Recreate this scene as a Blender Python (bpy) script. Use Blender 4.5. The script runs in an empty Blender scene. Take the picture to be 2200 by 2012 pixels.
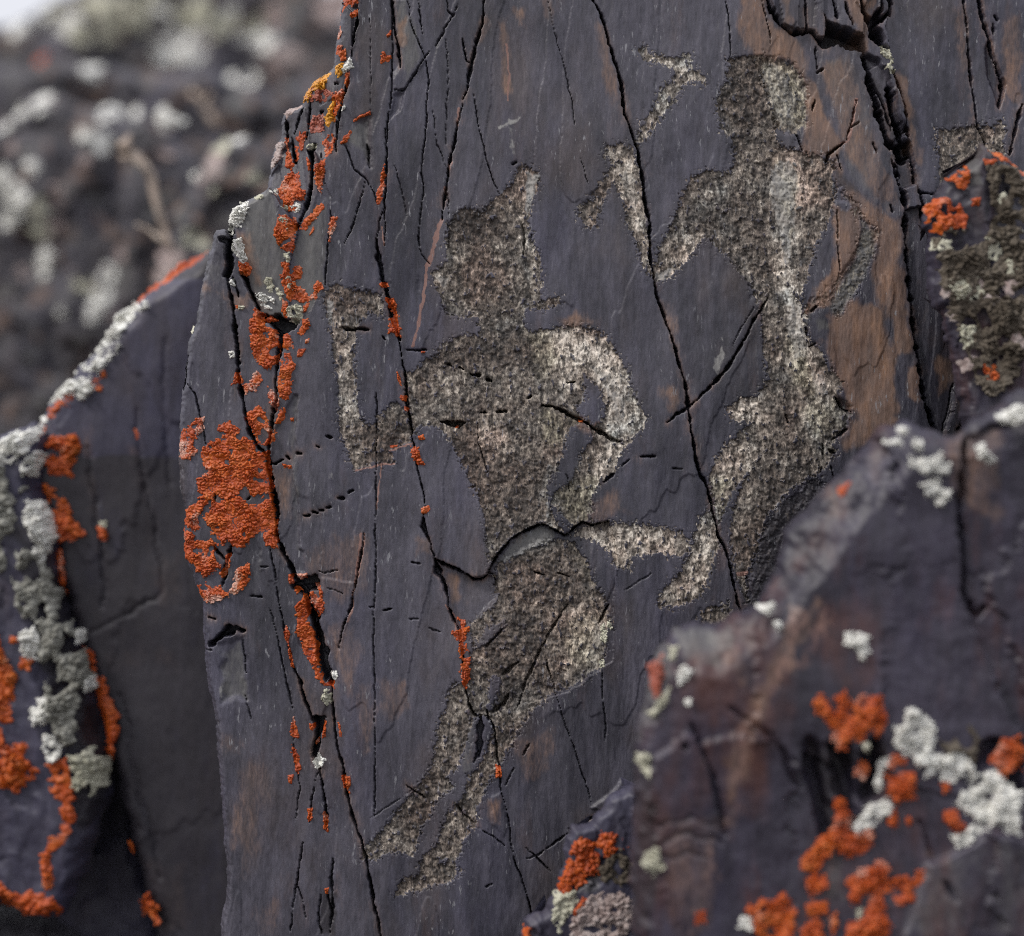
import bpy, math, random
import numpy as np

# ------------------------------------------------------------------ camera, sky, sun, exposure
S = 0.0005            # metres per pixel-unit at the plane of the carved face
DIST = 4000.0         # camera to carved face, same unit
CX, CY = 1100.0, 1006.0
GROUND = 1700.0       # ground lies this far under the camera axis
sc = bpy.context.scene
cam_d = bpy.data.cameras.new("camera")
cam = bpy.data.objects.new("camera", cam_d)
sc.collection.objects.link(cam)
cam.location = (0.0, -DIST * S, 0.0)
cam.rotation_euler = (math.radians(90), 0, 0)
cam_d.sensor_fit = 'HORIZONTAL'
cam_d.sensor_width = 36.0
cam_d.lens = 36.0 * DIST / 2200.0
cam_d.clip_start = 0.05
cam_d.clip_end = 6000.0
cam_d.dof.use_dof = True
cam_d.dof.focus_distance = DIST * S
cam_d.dof.aperture_fstop = (cam_d.lens / 1000.0) / (88 * S)
cam_d.dof.aperture_blades = 7
sc.camera = cam

SUN_EL, SUN_AZ = 44.0, 238.0     # azimuth clockwise from +Y
world = bpy.data.worlds.new("World")
sc.world = world
world.use_nodes = True
nt = world.node_tree
nt.nodes.clear()
sky = nt.nodes.new("ShaderNodeTexSky")
sky.sky_type = 'NISHITA'
sky.sun_disc = False
sky.sun_elevation = math.radians(SUN_EL)
sky.sun_rotation = math.radians(SUN_AZ)
sky.air_density = 1.0
sky.dust_density = 3.0
cloud = nt.nodes.new("ShaderNodeMixRGB")
cloud.inputs['Fac'].default_value = 0.8
# overcast veil, brighter overhead than near the horizon as cloud cover is
tcw = nt.nodes.new("ShaderNodeTexCoord"); sep = nt.nodes.new("ShaderNodeSeparateXYZ")
nt.links.new(tcw.outputs['Generated'], sep.inputs[0])
mr = nt.nodes.new("ShaderNodeMapRange")
mr.inputs['From Min'].default_value = 0.0; mr.inputs['From Max'].default_value = 1.0
mr.inputs['To Min'].default_value = 7.6; mr.inputs['To Max'].default_value = 15.0
nt.links.new(sep.outputs['Z'], mr.inputs['Value'])
veil = nt.nodes.new("ShaderNodeMixRGB"); veil.blend_type = 'MULTIPLY'; veil.inputs['Fac'].default_value = 1.0
veil.inputs['Color2'].default_value = (0.985, 0.985, 1.04, 1)
nt.links.new(mr.outputs[0], veil.inputs['Color1'])
nt.links.new(veil.outputs[0], cloud.inputs['Color2'])
bg = nt.nodes.new("ShaderNodeBackground")
bg.inputs['Strength'].default_value = 0.09
wo = nt.nodes.new("ShaderNodeOutputWorld")
nt.links.new(sky.outputs[0], cloud.inputs['Color1'])
nt.links.new(cloud.outputs[0], bg.inputs['Color'])
nt.links.new(bg.outputs[0], wo.inputs['Surface'])

sun_d = bpy.data.lights.new("sun", 'SUN')
sun_d.energy = 1.5
sun_d.angle = math.radians(10)
sun_d.color = (1.0, 0.96, 0.9)
sun = bpy.data.objects.new("sun", sun_d)
sc.collection.objects.link(sun)
el, az = math.radians(SUN_EL), math.radians(SUN_AZ)
from mathutils import Vector
sdir = Vector((math.sin(az) * math.cos(el), math.cos(az) * math.cos(el), math.sin(el)))
sun.rotation_euler = sdir.to_track_quat('Z', 'Y').to_euler()
sun.location = sdir * 5

sc.view_settings.view_transform = 'Standard'
sc.view_settings.look = 'None'
sc.view_settings.exposure = 0.24
sc.view_settings.gamma = 1.0
sc.view_settings.use_curve_mapping = False
sc.cycles.use_denoising = False
sc.cycles.pixel_filter_type = 'BLACKMAN_HARRIS'
sc.cycles.filter_width = 1.1
sc.cycles.max_bounces = 6
sc.cycles.diffuse_bounces = 3
COL = sc.collection

# ------------------------------------------------------------------ noise and shape helpers
f4 = np.float32

def _hash(ix, iy, seed):
    h = (ix.astype(np.int64) * 374761393 + iy.astype(np.int64) * 668265263 + seed * 2246822519) & 0xffffffff
    h = ((h ^ (h >> 13)) * 1274126177) & 0xffffffff
    return ((h ^ (h >> 16)) & 0xffffff).astype(f4) / f4(0xffffff)

def gn(x, y, seed=0):
    """gradient noise, about -0.7..0.7"""
    x = np.asarray(x, f4); y = np.asarray(y, f4)
    ix = np.floor(x); iy = np.floor(y)
    fx = x - ix; fy = y - iy
    ix = ix.astype(np.int32); iy = iy.astype(np.int32)
    ux = fx * fx * fx * (fx * (fx * 6 - 15) + 10)
    uy = fy * fy * fy * (fy * (fy * 6 - 15) + 10)
    def g(dx, dy):
        a = _hash(ix + dx, iy + dy, seed) * f4(6.2831853)
        return np.cos(a) * (fx - dx) + np.sin(a) * (fy - dy)
    a = g(0, 0); b = g(1, 0); c = g(0, 1); d = g(1, 1)
    return ((a + (b - a) * ux) + ((c + (d - c) * ux) - (a + (b - a) * ux)) * uy) * f4(1.4)

def fbm(x, y, seed=0, n=4, gain=0.5):
    s = 0; a = 1.0
    for i in range(n):
        s = s + a * gn(x * 2 ** i, y * 2 ** i, seed + 17 * i)
        a *= gain
    return s

def worley(x, y, seed=0):
    """F1, F2, cell id, offset vector (cell units)"""
    ix = np.floor(x).astype(np.int32); iy = np.floor(y).astype(np.int32)
    F1 = np.full(x.shape, 9, f4); F2 = np.full(x.shape, 9, f4); ID = np.zeros(x.shape, f4)
    OX = np.zeros(x.shape, f4); OY = np.zeros(x.shape, f4)
    for dx in (-1, 0, 1):
        for dy in (-1, 0, 1):
            cx = ix + dx; cy = iy + dy
            ox = x - (cx + 0.1 + 0.8 * _hash(cx, cy, seed)); oy = y - (cy + 0.1 + 0.8 * _hash(cx, cy, seed + 5))
            d = np.sqrt(ox * ox + oy * oy)
            n = d < F1
            F2 = np.where(n, F1, np.minimum(F2, d))
            ID = np.where(n, _hash(cx, cy, seed + 9), ID)
            OX = np.where(n, ox, OX); OY = np.where(n, oy, OY)
            F1 = np.where(n, d, F1)
    return F1, F2, ID, OX, OY

def facets(x, y, seed, tilt=1.0):
    """angular broken-rock relief: every cell is its own tilted plane"""
    F1, F2, ID, OX, OY = worley(x, y, seed)
    a = ID * 6.283 * 7
    return (ID - 0.5) * 0.9 + tilt * (np.cos(a) * OX + np.sin(a) * OY)

def ss(a, b, x):
    t = np.clip((x - a) / (b - a), 0, 1)
    return t * t * (3 - 2 * t)

K8 = 0.39683
REG = {'Z': (0, 0, 1.0913), 'A': (0, 0, K8), 'B': (700, 0, K8), 'C': (1400, 0, K8), 'D': (0, 600, K8), 'E': (700, 600, K8),
       'F': (1400, 600, K8), 'G': (0, 1300, K8), 'H': (700, 1300, K8), 'I': (1400, 1300, K8), 'J': (360, 380, .21692),
       'K': (360, 850, .25494), 'L': (560, 0, .19851), 'M': (900, 640, .30377), 'N': (1760, 0, .23861), 'O': (0, 900, .32532),
       'Q': (600, 1240, .21692), 'X': (0, 0, 1.0)}

def P(s):
    out = []; r = None
    for t in s.split():
        if t[0].isalpha():
            r = REG[t[0]]; t = t[1:]
        x, y = t.split(',')
        out.append((r[0] + float(x) * r[2], r[1] + float(y) * r[2]))
    return np.array(out, f4)

def seg_d2(X, Y, a, b):
    dx, dy = b[0] - a[0], b[1] - a[1]
    L = dx * dx + dy * dy + 1e-9
    t = np.clip(((X - a[0]) * dx + (Y - a[1]) * dy) / L, 0, 1)
    ex = X - (a[0] + t * dx); ey = Y - (a[1] + t * dy)
    return ex * ex + ey * ey, t

def inside(poly, X, Y):
    c = np.zeros(X.shape, bool)
    n = len(poly)
    for i in range(n):
        x0, y0 = poly[i]; x1, y1 = poly[(i + 1) % n]
        if y0 == y1: continue
        m = (y0 > Y) != (y1 > Y)
        c ^= m & (X < (x1 - x0) * (Y - y0) / (y1 - y0) + x0)
    return c

def sdf(poly, X, Y):
    d = np.full(X.shape, 1e12, f4)
    n = len(poly)
    for i in range(n):
        d = np.minimum(d, seg_d2(X, Y, poly[i], poly[(i + 1) % n])[0])
    d = np.sqrt(d)
    return np.where(inside(poly, X, Y), -d, d)

def line_d(pts, X, Y):
    d = np.full(X.shape, 1e12, f4)
    for i in range(len(pts) - 1):
        d = np.minimum(d, seg_d2(X, Y, pts[i], pts[i + 1])[0])
    return np.sqrt(d)

# ------------------------------------------------------------------ relief = a height field standing at its own depth
class Relief:
    def __init__(s, x0, x1, y0, y1, step, d0):
        s.x0, s.y0, s.step, s.d0 = x0, y0, step, d0
        s.k = (DIST + d0) / DIST
        s.nx = int((x1 - x0) / step) + 1; s.ny = int((y1 - y0) / step) + 1
        X, Y = np.meshgrid(np.arange(s.nx) * step + x0, np.arange(s.ny) * step + y0)
        s.X = X.astype(f4); s.Y = Y.astype(f4)
        s.H = np.zeros_like(s.X); s.F = s.H
        s.px, s.py = s.X.copy(), s.Y.copy()
        s.at = {}
    def win(s, pts, pad):
        a = max(int((pts[:, 0].min() - pad - s.x0) / s.step), 0); b = min(int((pts[:, 0].max() + pad - s.x0) / s.step) + 2, s.nx)
        c = max(int((pts[:, 1].min() - pad - s.y0) / s.step), 0); d = min(int((pts[:, 1].max() + pad - s.y0) / s.step) + 2, s.ny)
        if b <= a or d <= c: return None
        return (slice(c, d), slice(a, b))
    def sample(s, x, y):
        u = np.clip((x - s.x0) / s.step, 0, s.nx - 1.001); v = np.clip((y - s.y0) / s.step, 0, s.ny - 1.001)
        i = u.astype(np.int32); j = v.astype(np.int32); fu = u - i; fv = v - j
        F = s.F
        return (F[j, i] * (1 - fu) + F[j, i + 1] * fu) * (1 - fv) + (F[j + 1, i] * (1 - fu) + F[j + 1, i + 1] * fu) * fv
    def snap(s, cells, sd):
        """slide the rim vertices of the kept cells onto the outline so the silhouette is not a staircase"""
        c = np.zeros((s.ny + 1, s.nx + 1), np.int8); c[1:-1, 1:-1] = cells
        n = c[:-1, :-1] + c[1:, :-1] + c[:-1, 1:] + c[1:, 1:]
        rim = (n > 0) & (n < 4)
        gy, gx = np.gradient(sd, s.step)
        g2 = np.maximum(gx * gx + gy * gy, .15)
        m = np.clip(sd / g2, -1.0 * s.step, 1.0 * s.step) * rim
        s.px = s.px - m * gx; s.py = s.py - m * gy
    def mesh(s, name, cells, mat, origin, rim_of=None, skirt=0.0, smooth=True):
        cy, cx = np.nonzero(cells)
        if len(cy) == 0: return None
        idx = np.full(s.X.shape, -1, np.int64)
        W = s.nx
        a = cy * W + cx
        quads = np.stack([a, a + W, a + W + 1, a + 1], 1)
        used = np.unique(quads)
        idx = idx.ravel(); idx[used] = np.arange(len(used))
        f = idx[quads]
        k = s.k * S
        co = np.stack([(s.px.ravel()[used] - CX) * k, (s.d0 - s.H.ravel()[used] * s.k) * S, (CY - s.py.ravel()[used]) * k], 1)
        src = used
        if skirt:
            full = np.zeros((s.ny + 1, s.nx + 1), bool); full[1:-1, 1:-1] = rim_of if rim_of is not None else cells
            me = np.zeros((s.ny + 1, s.nx + 1), bool); me[1:-1, 1:-1] = cells
            ed = []
            for dy, dx, o in ((-1, 0, (0, 0, 0, 1)), (1, 0, (1, 1, 1, 0)), (0, -1, (1, 0, 0, 0)), (0, 1, (0, 1, 1, 1))):
                m = me & ~np.roll(full, (-dy, -dx), (0, 1))
                yy, xx = np.nonzero(m); yy -= 1; xx -= 1
                ed.append(np.stack([(yy + o[0]) * W + xx + o[1], (yy + o[2]) * W + xx + o[3]], 1))
            ed = np.concatenate(ed)
            if len(ed):
                ru = np.unique(ed)
                n0 = len(co)
                back = co[idx[ru]].copy(); back[:, 1] += skirt * s.k * S
                mid = co[idx[ru]].copy(); mid[:, 1] += 0.12 * skirt * s.k * S
                j = fbm(s.X.ravel()[ru] / 40, s.Y.ravel()[ru] / 40, 3, 3) * 10 * k
                gy, gx = np.gradient(s.sd); gl = np.sqrt(gx * gx + gy * gy) + 1e-6
                inx = -(gx / gl).ravel()[ru] * k; iny = -(gy / gl).ravel()[ru] * k
                mid[:, 0] += inx * skirt * .05; mid[:, 2] -= iny * skirt * .05
                back[:, 0] += inx * skirt * .25 + j * .5; back[:, 2] -= iny * skirt * .25
                co = np.concatenate([co, mid, back])
                m1 = np.zeros(s.X.size, np.int64); m1[ru] = n0 + np.arange(len(ru))
                m2 = np.zeros(s.X.size, np.int64); m2[ru] = n0 + len(ru) + np.arange(len(ru))
                f = np.concatenate([f, np.stack([idx[ed[:, 0]], idx[ed[:, 1]], m1[ed[:, 1]], m1[ed[:, 0]]], 1),
                                    np.stack([m1[ed[:, 0]], m1[ed[:, 1]], m2[ed[:, 1]], m2[ed[:, 0]]], 1)])
                src = np.concatenate([used, ru, ru])
        co = co - np.array(origin)
        me = bpy.data.meshes.new(name)
        me.vertices.add(len(co)); me.vertices.foreach_set('co', co.astype(f4).ravel())
        me.loops.add(f.size); me.loops.foreach_set('vertex_index', f.astype(np.int32).ravel())
        me.polygons.add(len(f)); me.polygons.foreach_set('loop_start', np.arange(0, f.size, 4, dtype=np.int32))
        me.polygons.foreach_set('use_smooth', np.full(len(f), smooth))
        for an, chans in s.at.items():
            col = np.zeros((len(co), 4), f4); col[:, 3] = 1
            for i, c in enumerate(chans):
                if c is not None: col[:, i] = c.ravel()[src]
            me.color_attributes.new(an, 'FLOAT_COLOR', 'POINT').data.foreach_set('color', col.ravel())
        me.materials.append(mat)
        me.update(calc_edges=True)
        o = bpy.data.objects.new(name, me)
        o.location = origin
        COL.objects.link(o)
        return o

def world_of(px, py, d0, h=0.0):
    k = (DIST + d0) / DIST
    return ((px - CX) * k * S, (d0 - h * k) * S, (CY - py) * k * S)

def tag(o, label, cat, group=None, kind=None):
    if label: o['label'] = label
    if cat: o['category'] = cat
    if group: o['group'] = group
    if kind: o['kind'] = kind
    return o

def child(o, parent):
    o.location = Vector(o.location) - Vector(parent.location)
    o.parent = parent
    return o

# ------------------------------------------------------------------ materials
class Mat:
    def __init__(s, name):
        s.m = bpy.data.materials.new(name); s.m.use_nodes = True
        s.t = s.m.node_tree; s.t.nodes.clear()
        s.bsdf = s.n("ShaderNodeBsdfPrincipled"); out = s.n("ShaderNodeOutputMaterial")
        s.l(s.bsdf.outputs[0], out.inputs[0])
        s.tc = s.n("ShaderNodeTexCoord").outputs['Object']
    def n(s, t): return s.t.nodes.new(t)
    def l(s, a, b): s.t.links.new(a, b)
    def put(s, inp, v):
        if hasattr(v, 'is_output') or isinstance(v, bpy.types.NodeSocket): s.l(v, inp)
        elif isinstance(v, tuple) and len(v) == 3: inp.default_value = (*v, 1)
        else: inp.default_value = v
    def stretch(s, z=1.0, tilt=0.0):
        m = s.n("ShaderNodeMapping"); m.inputs['Scale'].default_value = (1, 1, z)
        m.inputs['Rotation'].default_value = (0, tilt, 0)
        s.l(s.tc, m.inputs[0]); return m.outputs[0]
    def noise(s, scale, detail=3, vec=None, rough=.55, dist=0.0):
        n = s.n("ShaderNodeTexNoise"); n.inputs['Scale'].default_value = scale; n.inputs['Detail'].default_value = detail
        n.inputs['Roughness'].default_value = rough; n.inputs['Distortion'].default_value = dist
        s.l(vec or s.tc, n.inputs['Vector']); return n.outputs['Fac']
    def voro(s, scale, vec=None, feat='F1'):
        n = s.n("ShaderNodeTexVoronoi"); n.inputs['Scale'].default_value = scale; n.feature = feat
        s.l(vec or s.tc, n.inputs['Vector']); return n.outputs['Distance']
    def ramp(s, f, *stops):
        r = s.n("ShaderNodeValToRGB"); e = r.color_ramp.elements
        while len(e) < len(stops): e.new(0.5)
        for i, (p, c) in enumerate(stops):
            e[i].position = p; e[i].color = (*c, 1) if isinstance(c, tuple) else (c, c, c, 1)
        s.put(r.inputs[0], f); return r.outputs[0]
    def mix(s, f, a, b, mode='MIX'):
        m = s.n("ShaderNodeMixRGB"); m.blend_type = mode
        s.put(m.inputs[0], f); s.put(m.inputs[1], a); s.put(m.inputs[2], b); return m.outputs[0]
    def math(s, op, a, b=0.0, c=0.0, clamp=False):
        m = s.n("ShaderNodeMath"); m.operation = op; m.use_clamp = clamp
        s.put(m.inputs[0], a); s.put(m.inputs[1], b); s.put(m.inputs[2], c); return m.outputs[0]
    def attr(s, name):
        a = s.n("ShaderNodeAttribute"); a.attribute_name = name
        x = s.n("ShaderNodeSeparateColor"); s.l(a.outputs['Color'], x.inputs[0]); return x.outputs
    def step(s, v, a, b):
        r = s.n("ShaderNodeMapRange"); r.interpolation_type = 'SMOOTHSTEP'
        s.put(r.inputs['Value'], v); r.inputs['From Min'].default_value = a; r.inputs['From Max'].default_value = b
        return r.outputs['Result']
    def fuzzy(s, mask, noise, soft=.25, amt=.9):
        """mask broken up by noise"""
        v = s.math('ADD', mask, s.math('MULTIPLY', s.math('SUBTRACT', noise, .5), amt))
        return s.math('MULTIPLY', s.step(v, .5 - soft, .5 + soft), s.step(mask, .0, .12))
    def bump(s, h, dist, strength=1.0, prev=None):
        b = s.n("ShaderNodeBump"); b.inputs['Distance'].default_value = dist; b.inputs['Strength'].default_value = strength
        s.l(h, b.inputs['Height'])
        if prev: s.l(prev, b.inputs['Normal'])
        return b.outputs[0]

def rock_mat(name, c1, c2, brown, rough=.62, brown_amt=.5, bump=1.0, specks=True, ox=.5):
    m = Mat(name)
    v = m.stretch(.28, .06); v2 = m.stretch(.18, .05)
    big = m.noise(6.5, 4, v); mid = m.noise(45, 5, v); fine = m.noise(420, 4, v); grain = m.noise(1300, 2)
    streak = m.noise(150, 4, v2)
    col = m.mix(m.step(m.math('ADD', m.math('MULTIPLY', big, .62), m.math('ADD', m.math('MULTIPLY', mid, .26), m.math('MULTIPLY', streak, .12))), .37, .63), c1, c2)
    blu = m.step(m.noise(9, 4, m.stretch(.35, .1), .6), .48, .68)
    col = m.mix(m.math('MULTIPLY', blu, .5), col, m.mix(1., col, (.97, .98, 1.2), 'MULTIPLY'))
    br = m.noise(11, 5, m.stretch(.45, -.1), .62)
    col = m.mix(m.math('MULTIPLY', m.step(br, .5, .72), brown_amt), col, brown)
    # thin orange-brown iron film in patches
    iron = m.math('MULTIPLY', m.step(m.noise(28, 6, v, .68), .56, .74), .55 * brown_amt)
    col = m.mix(iron, col, (brown[0] * 1.25, brown[1] * .95, brown[2] * .85))
    col = m.mix(1.0, col, m.ramp(m.math('ADD', m.math('MULTIPLY', fine, .6), m.math('MULTIPLY', streak, .4)), (.3, .70), (.7, 1.3)), 'MULTIPLY')
    col = m.mix(1.0, col, m.ramp(grain, (.3, .82), (.7, 1.18)), 'MULTIPLY')
    a, b = m.attr('ma'), m.attr('mb')
    peck, rust, grey = a[0], a[1], a[2]
    pink, dark, pale = b[0], b[1], b[2]
    # fresh grey-green break
    gcl = m.mix(m.math('ADD', m.math('MULTIPLY', mid, .5), m.math('MULTIPLY', fine, .5)), (.050, .050, .050), (.19, .185, .172))
    col = m.mix(m.math('MULTIPLY', m.fuzzy(grey, m.math('ADD', m.math('MULTIPLY', mid, .6), m.math('MULTIPLY', fine, .4)), .4, 1.7), .75), col, gcl)
    # rust weathering
    ruc = m.ramp(m.noise(70, 5, v), (.3, (.125, .085, .068)), (.5, (.195, .122, .09)), (.72, (.30, .168, .10)))
    col = m.mix(m.math('MULTIPLY', m.fuzzy(rust, m.math('ADD', m.math('MULTIPLY', mid, .5), m.math('MULTIPLY', fine, .5)), .5, 1.5), .85), col, m.mix(.45, ruc, m.mix(1., ruc, m.ramp(fine, (.3, .6), (.7, 1.4)), 'MULTIPLY')))
    dk = m.mix(fine, (.012, .011, .014), (.038, .032, .036))  # dark stone tone, also laid as shade into gaps and recesses
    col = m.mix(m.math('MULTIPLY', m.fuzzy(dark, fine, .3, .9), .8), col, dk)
    # pecked through the varnish: pale mineral grains with dark pits between them
    cm = m.attr('mc')
    pf = m.noise(215, 6, m.stretch(.58, .08), .80, .5); ps = m.noise(190, 4, m.stretch(.34, .1), .7); pm = m.noise(36, 5, None, .68); pg = m.noise(19, 3); pb = m.noise(120, 4, m.stretch(.6), .6)
    pv = m.math('ADD', pf, m.math('ADD', m.math('MULTIPLY', m.math('SUBTRACT', pm, .5), .30), m.math('MULTIPLY', m.math('SUBTRACT', pb, .5), .22)))
    pv = m.math('ADD', pv, m.math('MULTIPLY', cm[0], .14))
    pv = m.math('SUBTRACT', pv, m.math('MULTIPLY', cm[1], .07))
    pc = m.ramp(pv, (.35, (.018, .016, .016)), (.43, (.072, .064, .060)), (.51, (.165, .147, .134)), (.60, (.34, .315, .285)), (.70, (.80, .77, .72)))
    pc = m.mix(m.math('MULTIPLY', m.step(ps, .50, .40), .78), pc, (.026, .023, .022))
    tint = m.ramp(pg, (.36, (1.0, .82, .73)), (.48, (1.0, .91, .83)), (.60, (1.0, .96, .90)), (.70, (.93, .98, .99)))
    tint = m.mix(cm[2], tint, (1.0, .97, .78))
    tint = m.mix(m.math('MULTIPLY', cm[1], .6), tint, (1.0, .84, .74))
    pc = m.mix(1., pc, tint, 'MULTIPLY')
    col = m.mix(m.fuzzy(peck, pf, .16, .8), col, pc)
    # pale dust / salt
    col = m.mix(m.math('MULTIPLY', m.fuzzy(pale, pf, .3, 1.2), .85), col, m.mix(fine, (.20, .195, .185), (.45, .44, .42)))
    col = m.mix(m.math('MULTIPLY', m.fuzzy(pink, fine, .3, .8), .85), col, m.mix(fine, (.20, .095, .072), (.36, .21, .175)))
    if specks:
        sp = m.math('MULTIPLY', m.step(m.noise(300, 3, m.stretch(.25, .12), .6), .62, .70), m.step(m.noise(13, 4, None, .6), .47, .62))
        col = m.mix(m.math('MULTIPLY', sp, .75), col, (.28, .28, .30))
        sp2 = m.step(m.noise(700, 1), .74, .80)
        col = m.mix(m.math('MULTIPLY', sp2, .45), col, (.28, .27, .27))
    m.l(col, m.bsdf.inputs['Base Color'])
    ro = m.math('ADD', rough - .12, m.math('MULTIPLY', fine, .24))
    ro = m.math('ADD', ro, m.math('MULTIPLY', peck, .25), clamp=True)
    m.l(ro, m.bsdf.inputs['Roughness'])
    m.bsdf.inputs['Specular IOR Level'].default_value = ox
    nb = m.bump(m.math('ADD', m.math('MULTIPLY', streak, .5), mid), .0010 * bump, .5)
    nb = m.bump(m.math('ADD', fine, m.math('MULTIPLY', grain, .35)), .0008 * bump, .5, nb)
    m.l(nb, m.bsdf.inputs['Normal'])
    return m.m

def lichen_mat(name, stops, frost=None, rough=.5, spec=.5, scale=1.0):
    m = Mat(name)
    a = m.attr('la')
    f = m.noise(260 * scale, 4); g = m.noise(900 * scale, 3); w = m.noise(70 * scale, 3)
    v = m.math('ADD', m.math('MULTIPLY', a[1], .45), m.math('ADD', m.math('MULTIPLY', f, .35), m.math('MULTIPLY', w, .3)))
    col = m.ramp(v, *stops)
    col = m.mix(1., col, m.ramp(g, (.3, .75), (.7, 1.25)), 'MULTIPLY')
    if frost:
        col = m.mix(m.math('MULTIPLY', m.step(m.math('ADD', a[0], m.math('MULTIPLY', m.math('SUBTRACT', g, .5), .5)), .45, .75), .6), col, frost)
    m.l(col, m.bsdf.inputs['Base Color'])
    m.bsdf.inputs['Roughness'].default_value = rough
    m.bsdf.inputs['Specular IOR Level'].default_value = spec
    nb = m.bump(m.math('ADD', m.math('MULTIPLY', f, .8), m.math('MULTIPLY', g, .4)), .0012 / scale, .6)
    m.l(nb, m.bsdf.inputs['Normal'])
    return m.m

M_face = rock_mat("varnished_slate", (.029, .028, .038), (.088, .083, .107), (.084, .062, .054), rough=.46, bump=1.2)
M_near = rock_mat("near_slate", (.018, .015, .025), (.054, .047, .071), (.078, .032, .027), rough=.5, brown_amt=.95, bump=.35, specks=False)
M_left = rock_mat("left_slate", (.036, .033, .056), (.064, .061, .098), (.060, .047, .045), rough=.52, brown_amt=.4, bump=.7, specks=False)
M_far = rock_mat("far_rock", (.018, .017, .022), (.082, .076, .092), (.082, .060, .055), brown_amt=.6, bump=3.0, specks=False)
ORANGE = ((.2, (.14, .020, .004)), (.40, (.34, .044, .005)), (.58, (.46, .074, .006)), (.74, (.50, .105, .010)), (.92, (.52, .19, .05)))
M_li = {
    'orange': lichen_mat("orange_crust", ORANGE, (.66, .50, .42)),
    'red': lichen_mat("red_brown_crust", ((.15, (.13, .025, .014)), (.5, (.27, .05, .02)), (.8, (.36, .13, .10))), (.5, .42, .38)),
    'yellow': lichen_mat("yellow_crust", ((.2, (.40, .13, .01)), (.5, (.62, .26, .015)), (.8, (.75, .38, .03)))),
    'white': lichen_mat("white_crust", ((.2, (.42, .41, .38)), (.45, (.72, .71, .66)), (.75, (.86, .86, .81))), rough=.8, spec=.2),
    'cream': lichen_mat("cream_crust", ((.2, (.26, .25, .19)), (.5, (.46, .45, .35)), (.8, (.66, .64, .52))), rough=.8, spec=.2),
    'grey': lichen_mat("grey_crust", ((.2, (.12, .115, .10)), (.5, (.25, .245, .215)), (.8, (.42, .42, .38))), rough=.85, spec=.2),
    'brown': lichen_mat("brown_crust", ((.2, (.035, .028, .021)), (.5, (.085, .069, .053)), (.8, (.18, .155, .125))), rough=.85, spec=.2),
    'pink': lichen_mat("pinkish_crust", ((.2, (.20, .14, .13)), (.5, (.36, .28, .26)), (.8, (.5, .44, .42))), rough=.85, spec=.2),
}
# ------------------------------------------------------------------ the carved standing rock
R = Relief(320, 2270, -70, 2134, 2.0, 0.0)
wx = (2.4 * fbm(R.X / 34, R.Y / 34, 1, 2) + 1.6 * fbm(R.X / 9, R.Y / 11, 2, 2)).astype(f4)
wy = (2.4 * fbm(R.X / 34, R.Y / 34, 4, 2) + 1.6 * fbm(R.X / 9, R.Y / 11, 5, 2)).astype(f4)
WX = R.X + wx; WY = R.Y + wy

OUT = ("A1836,-180 A1840,0 A1835,100 A1825,180 A1805,215 A1800,310 A1790,340 A1720,390 A1660,440 A1625,500 A1615,540 A1545,550 A1510,575 "
       "A1500,620 A1495,700 A1460,745 A1440,840 A1425,920 A1410,1020 J940,104 J900,140 J830,182 J740,215 J700,240 J620,280 J575,350 J566,430 J568,500 "
       "J500,506 J460,512 J430,580 J412,700 J380,740 J350,880 J320,1010 J290,1150 J270,1300 J240,1450 J210,1540 J170,1640 J148,1844 "
       "D965,650 D955,750 D950,900 D948,1000 D955,1100 D965,1170 D980,1220 D985,1290 D975,1400 D985,1520 D1000,1560 D1030,1600 D1050,1690 "
       "D1080,1740 G1085,60 G1090,180 G1095,260 G1105,350 G1115,450 G1140,540 G1160,640 G1165,800 G1180,950 G1190,1080 G1195,1200 G1205,1320 "
       "G1215,1420 G1220,1530 G1210,1610 G1190,1680 G1180,1794 X462,2060 X455,2200 X2300,2200 X2300,-180")
out_poly = P(OUT)
sd_out = sdf(out_poly, WX, WY)

C1 = "J600,470 J615,640 J615,800 J625,900 J600,985 J595,1060 J620,1160 J650,1290 J655,1400 J670,1560 J690,1700 J695,1844 D1268,250 D1285,400 D1288,520 D1310,650 D1330,760 D1355,840 D1390,900 D1440,950"
C2a = "D1540,240 D1525,300 D1510,400 D1500,480 D1492,560 D1495,650 D1480,720 D1470,800 D1455,900 D1450,960 D1460,1050 D1475,1130 D1485,1200 D1495,1290 D1500,1390"
C2b = "D1500,1390 D1510,1430 D1540,1500 D1580,1570 D1612,1640 D1650,1700"
C2c = "G1690,0 G1710,60 G1740,180 G1760,270 G1785,360 G1795,420"
C2d = "G1795,410 G1800,540 G1810,640 G1822,760 G1850,860 G1870,960 G1880,1050 G1910,1150 G1950,1260 G1985,1400 H215,1390 H235,1480 H255,1600 H280,1700 H295,1794 X822,2150"
C3 = "B355,-170 B355,0 B360,400 B350,560 B335,660 B335,770 B330,880 B322,1000 B315,1130 B290,1200 B275,1290 B285,1380 B300,1480 B340,1600 B370,1680 E360,150 E375,260 E395,340 E410,420 E425,500 E430,600 E440,700 E455,780 E470,860 E480,930 E490,1000 E510,1080 E530,1180 E540,1240 E530,1300 E545,1370 E570,1440 E585,1510 E600,1580 E640,1640 E655,1710 E660,1764 H690,60 H720,150 H740,250 H745,350 H755,440 H775,530 H800,590 H880,600 H910,650 H920,780 H935,880 H945,980 H970,1080 H995,1200 H1000,1280 H1020,1380 H1060,1480 H1090,1580 H1115,1680 X1160,2150"
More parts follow.
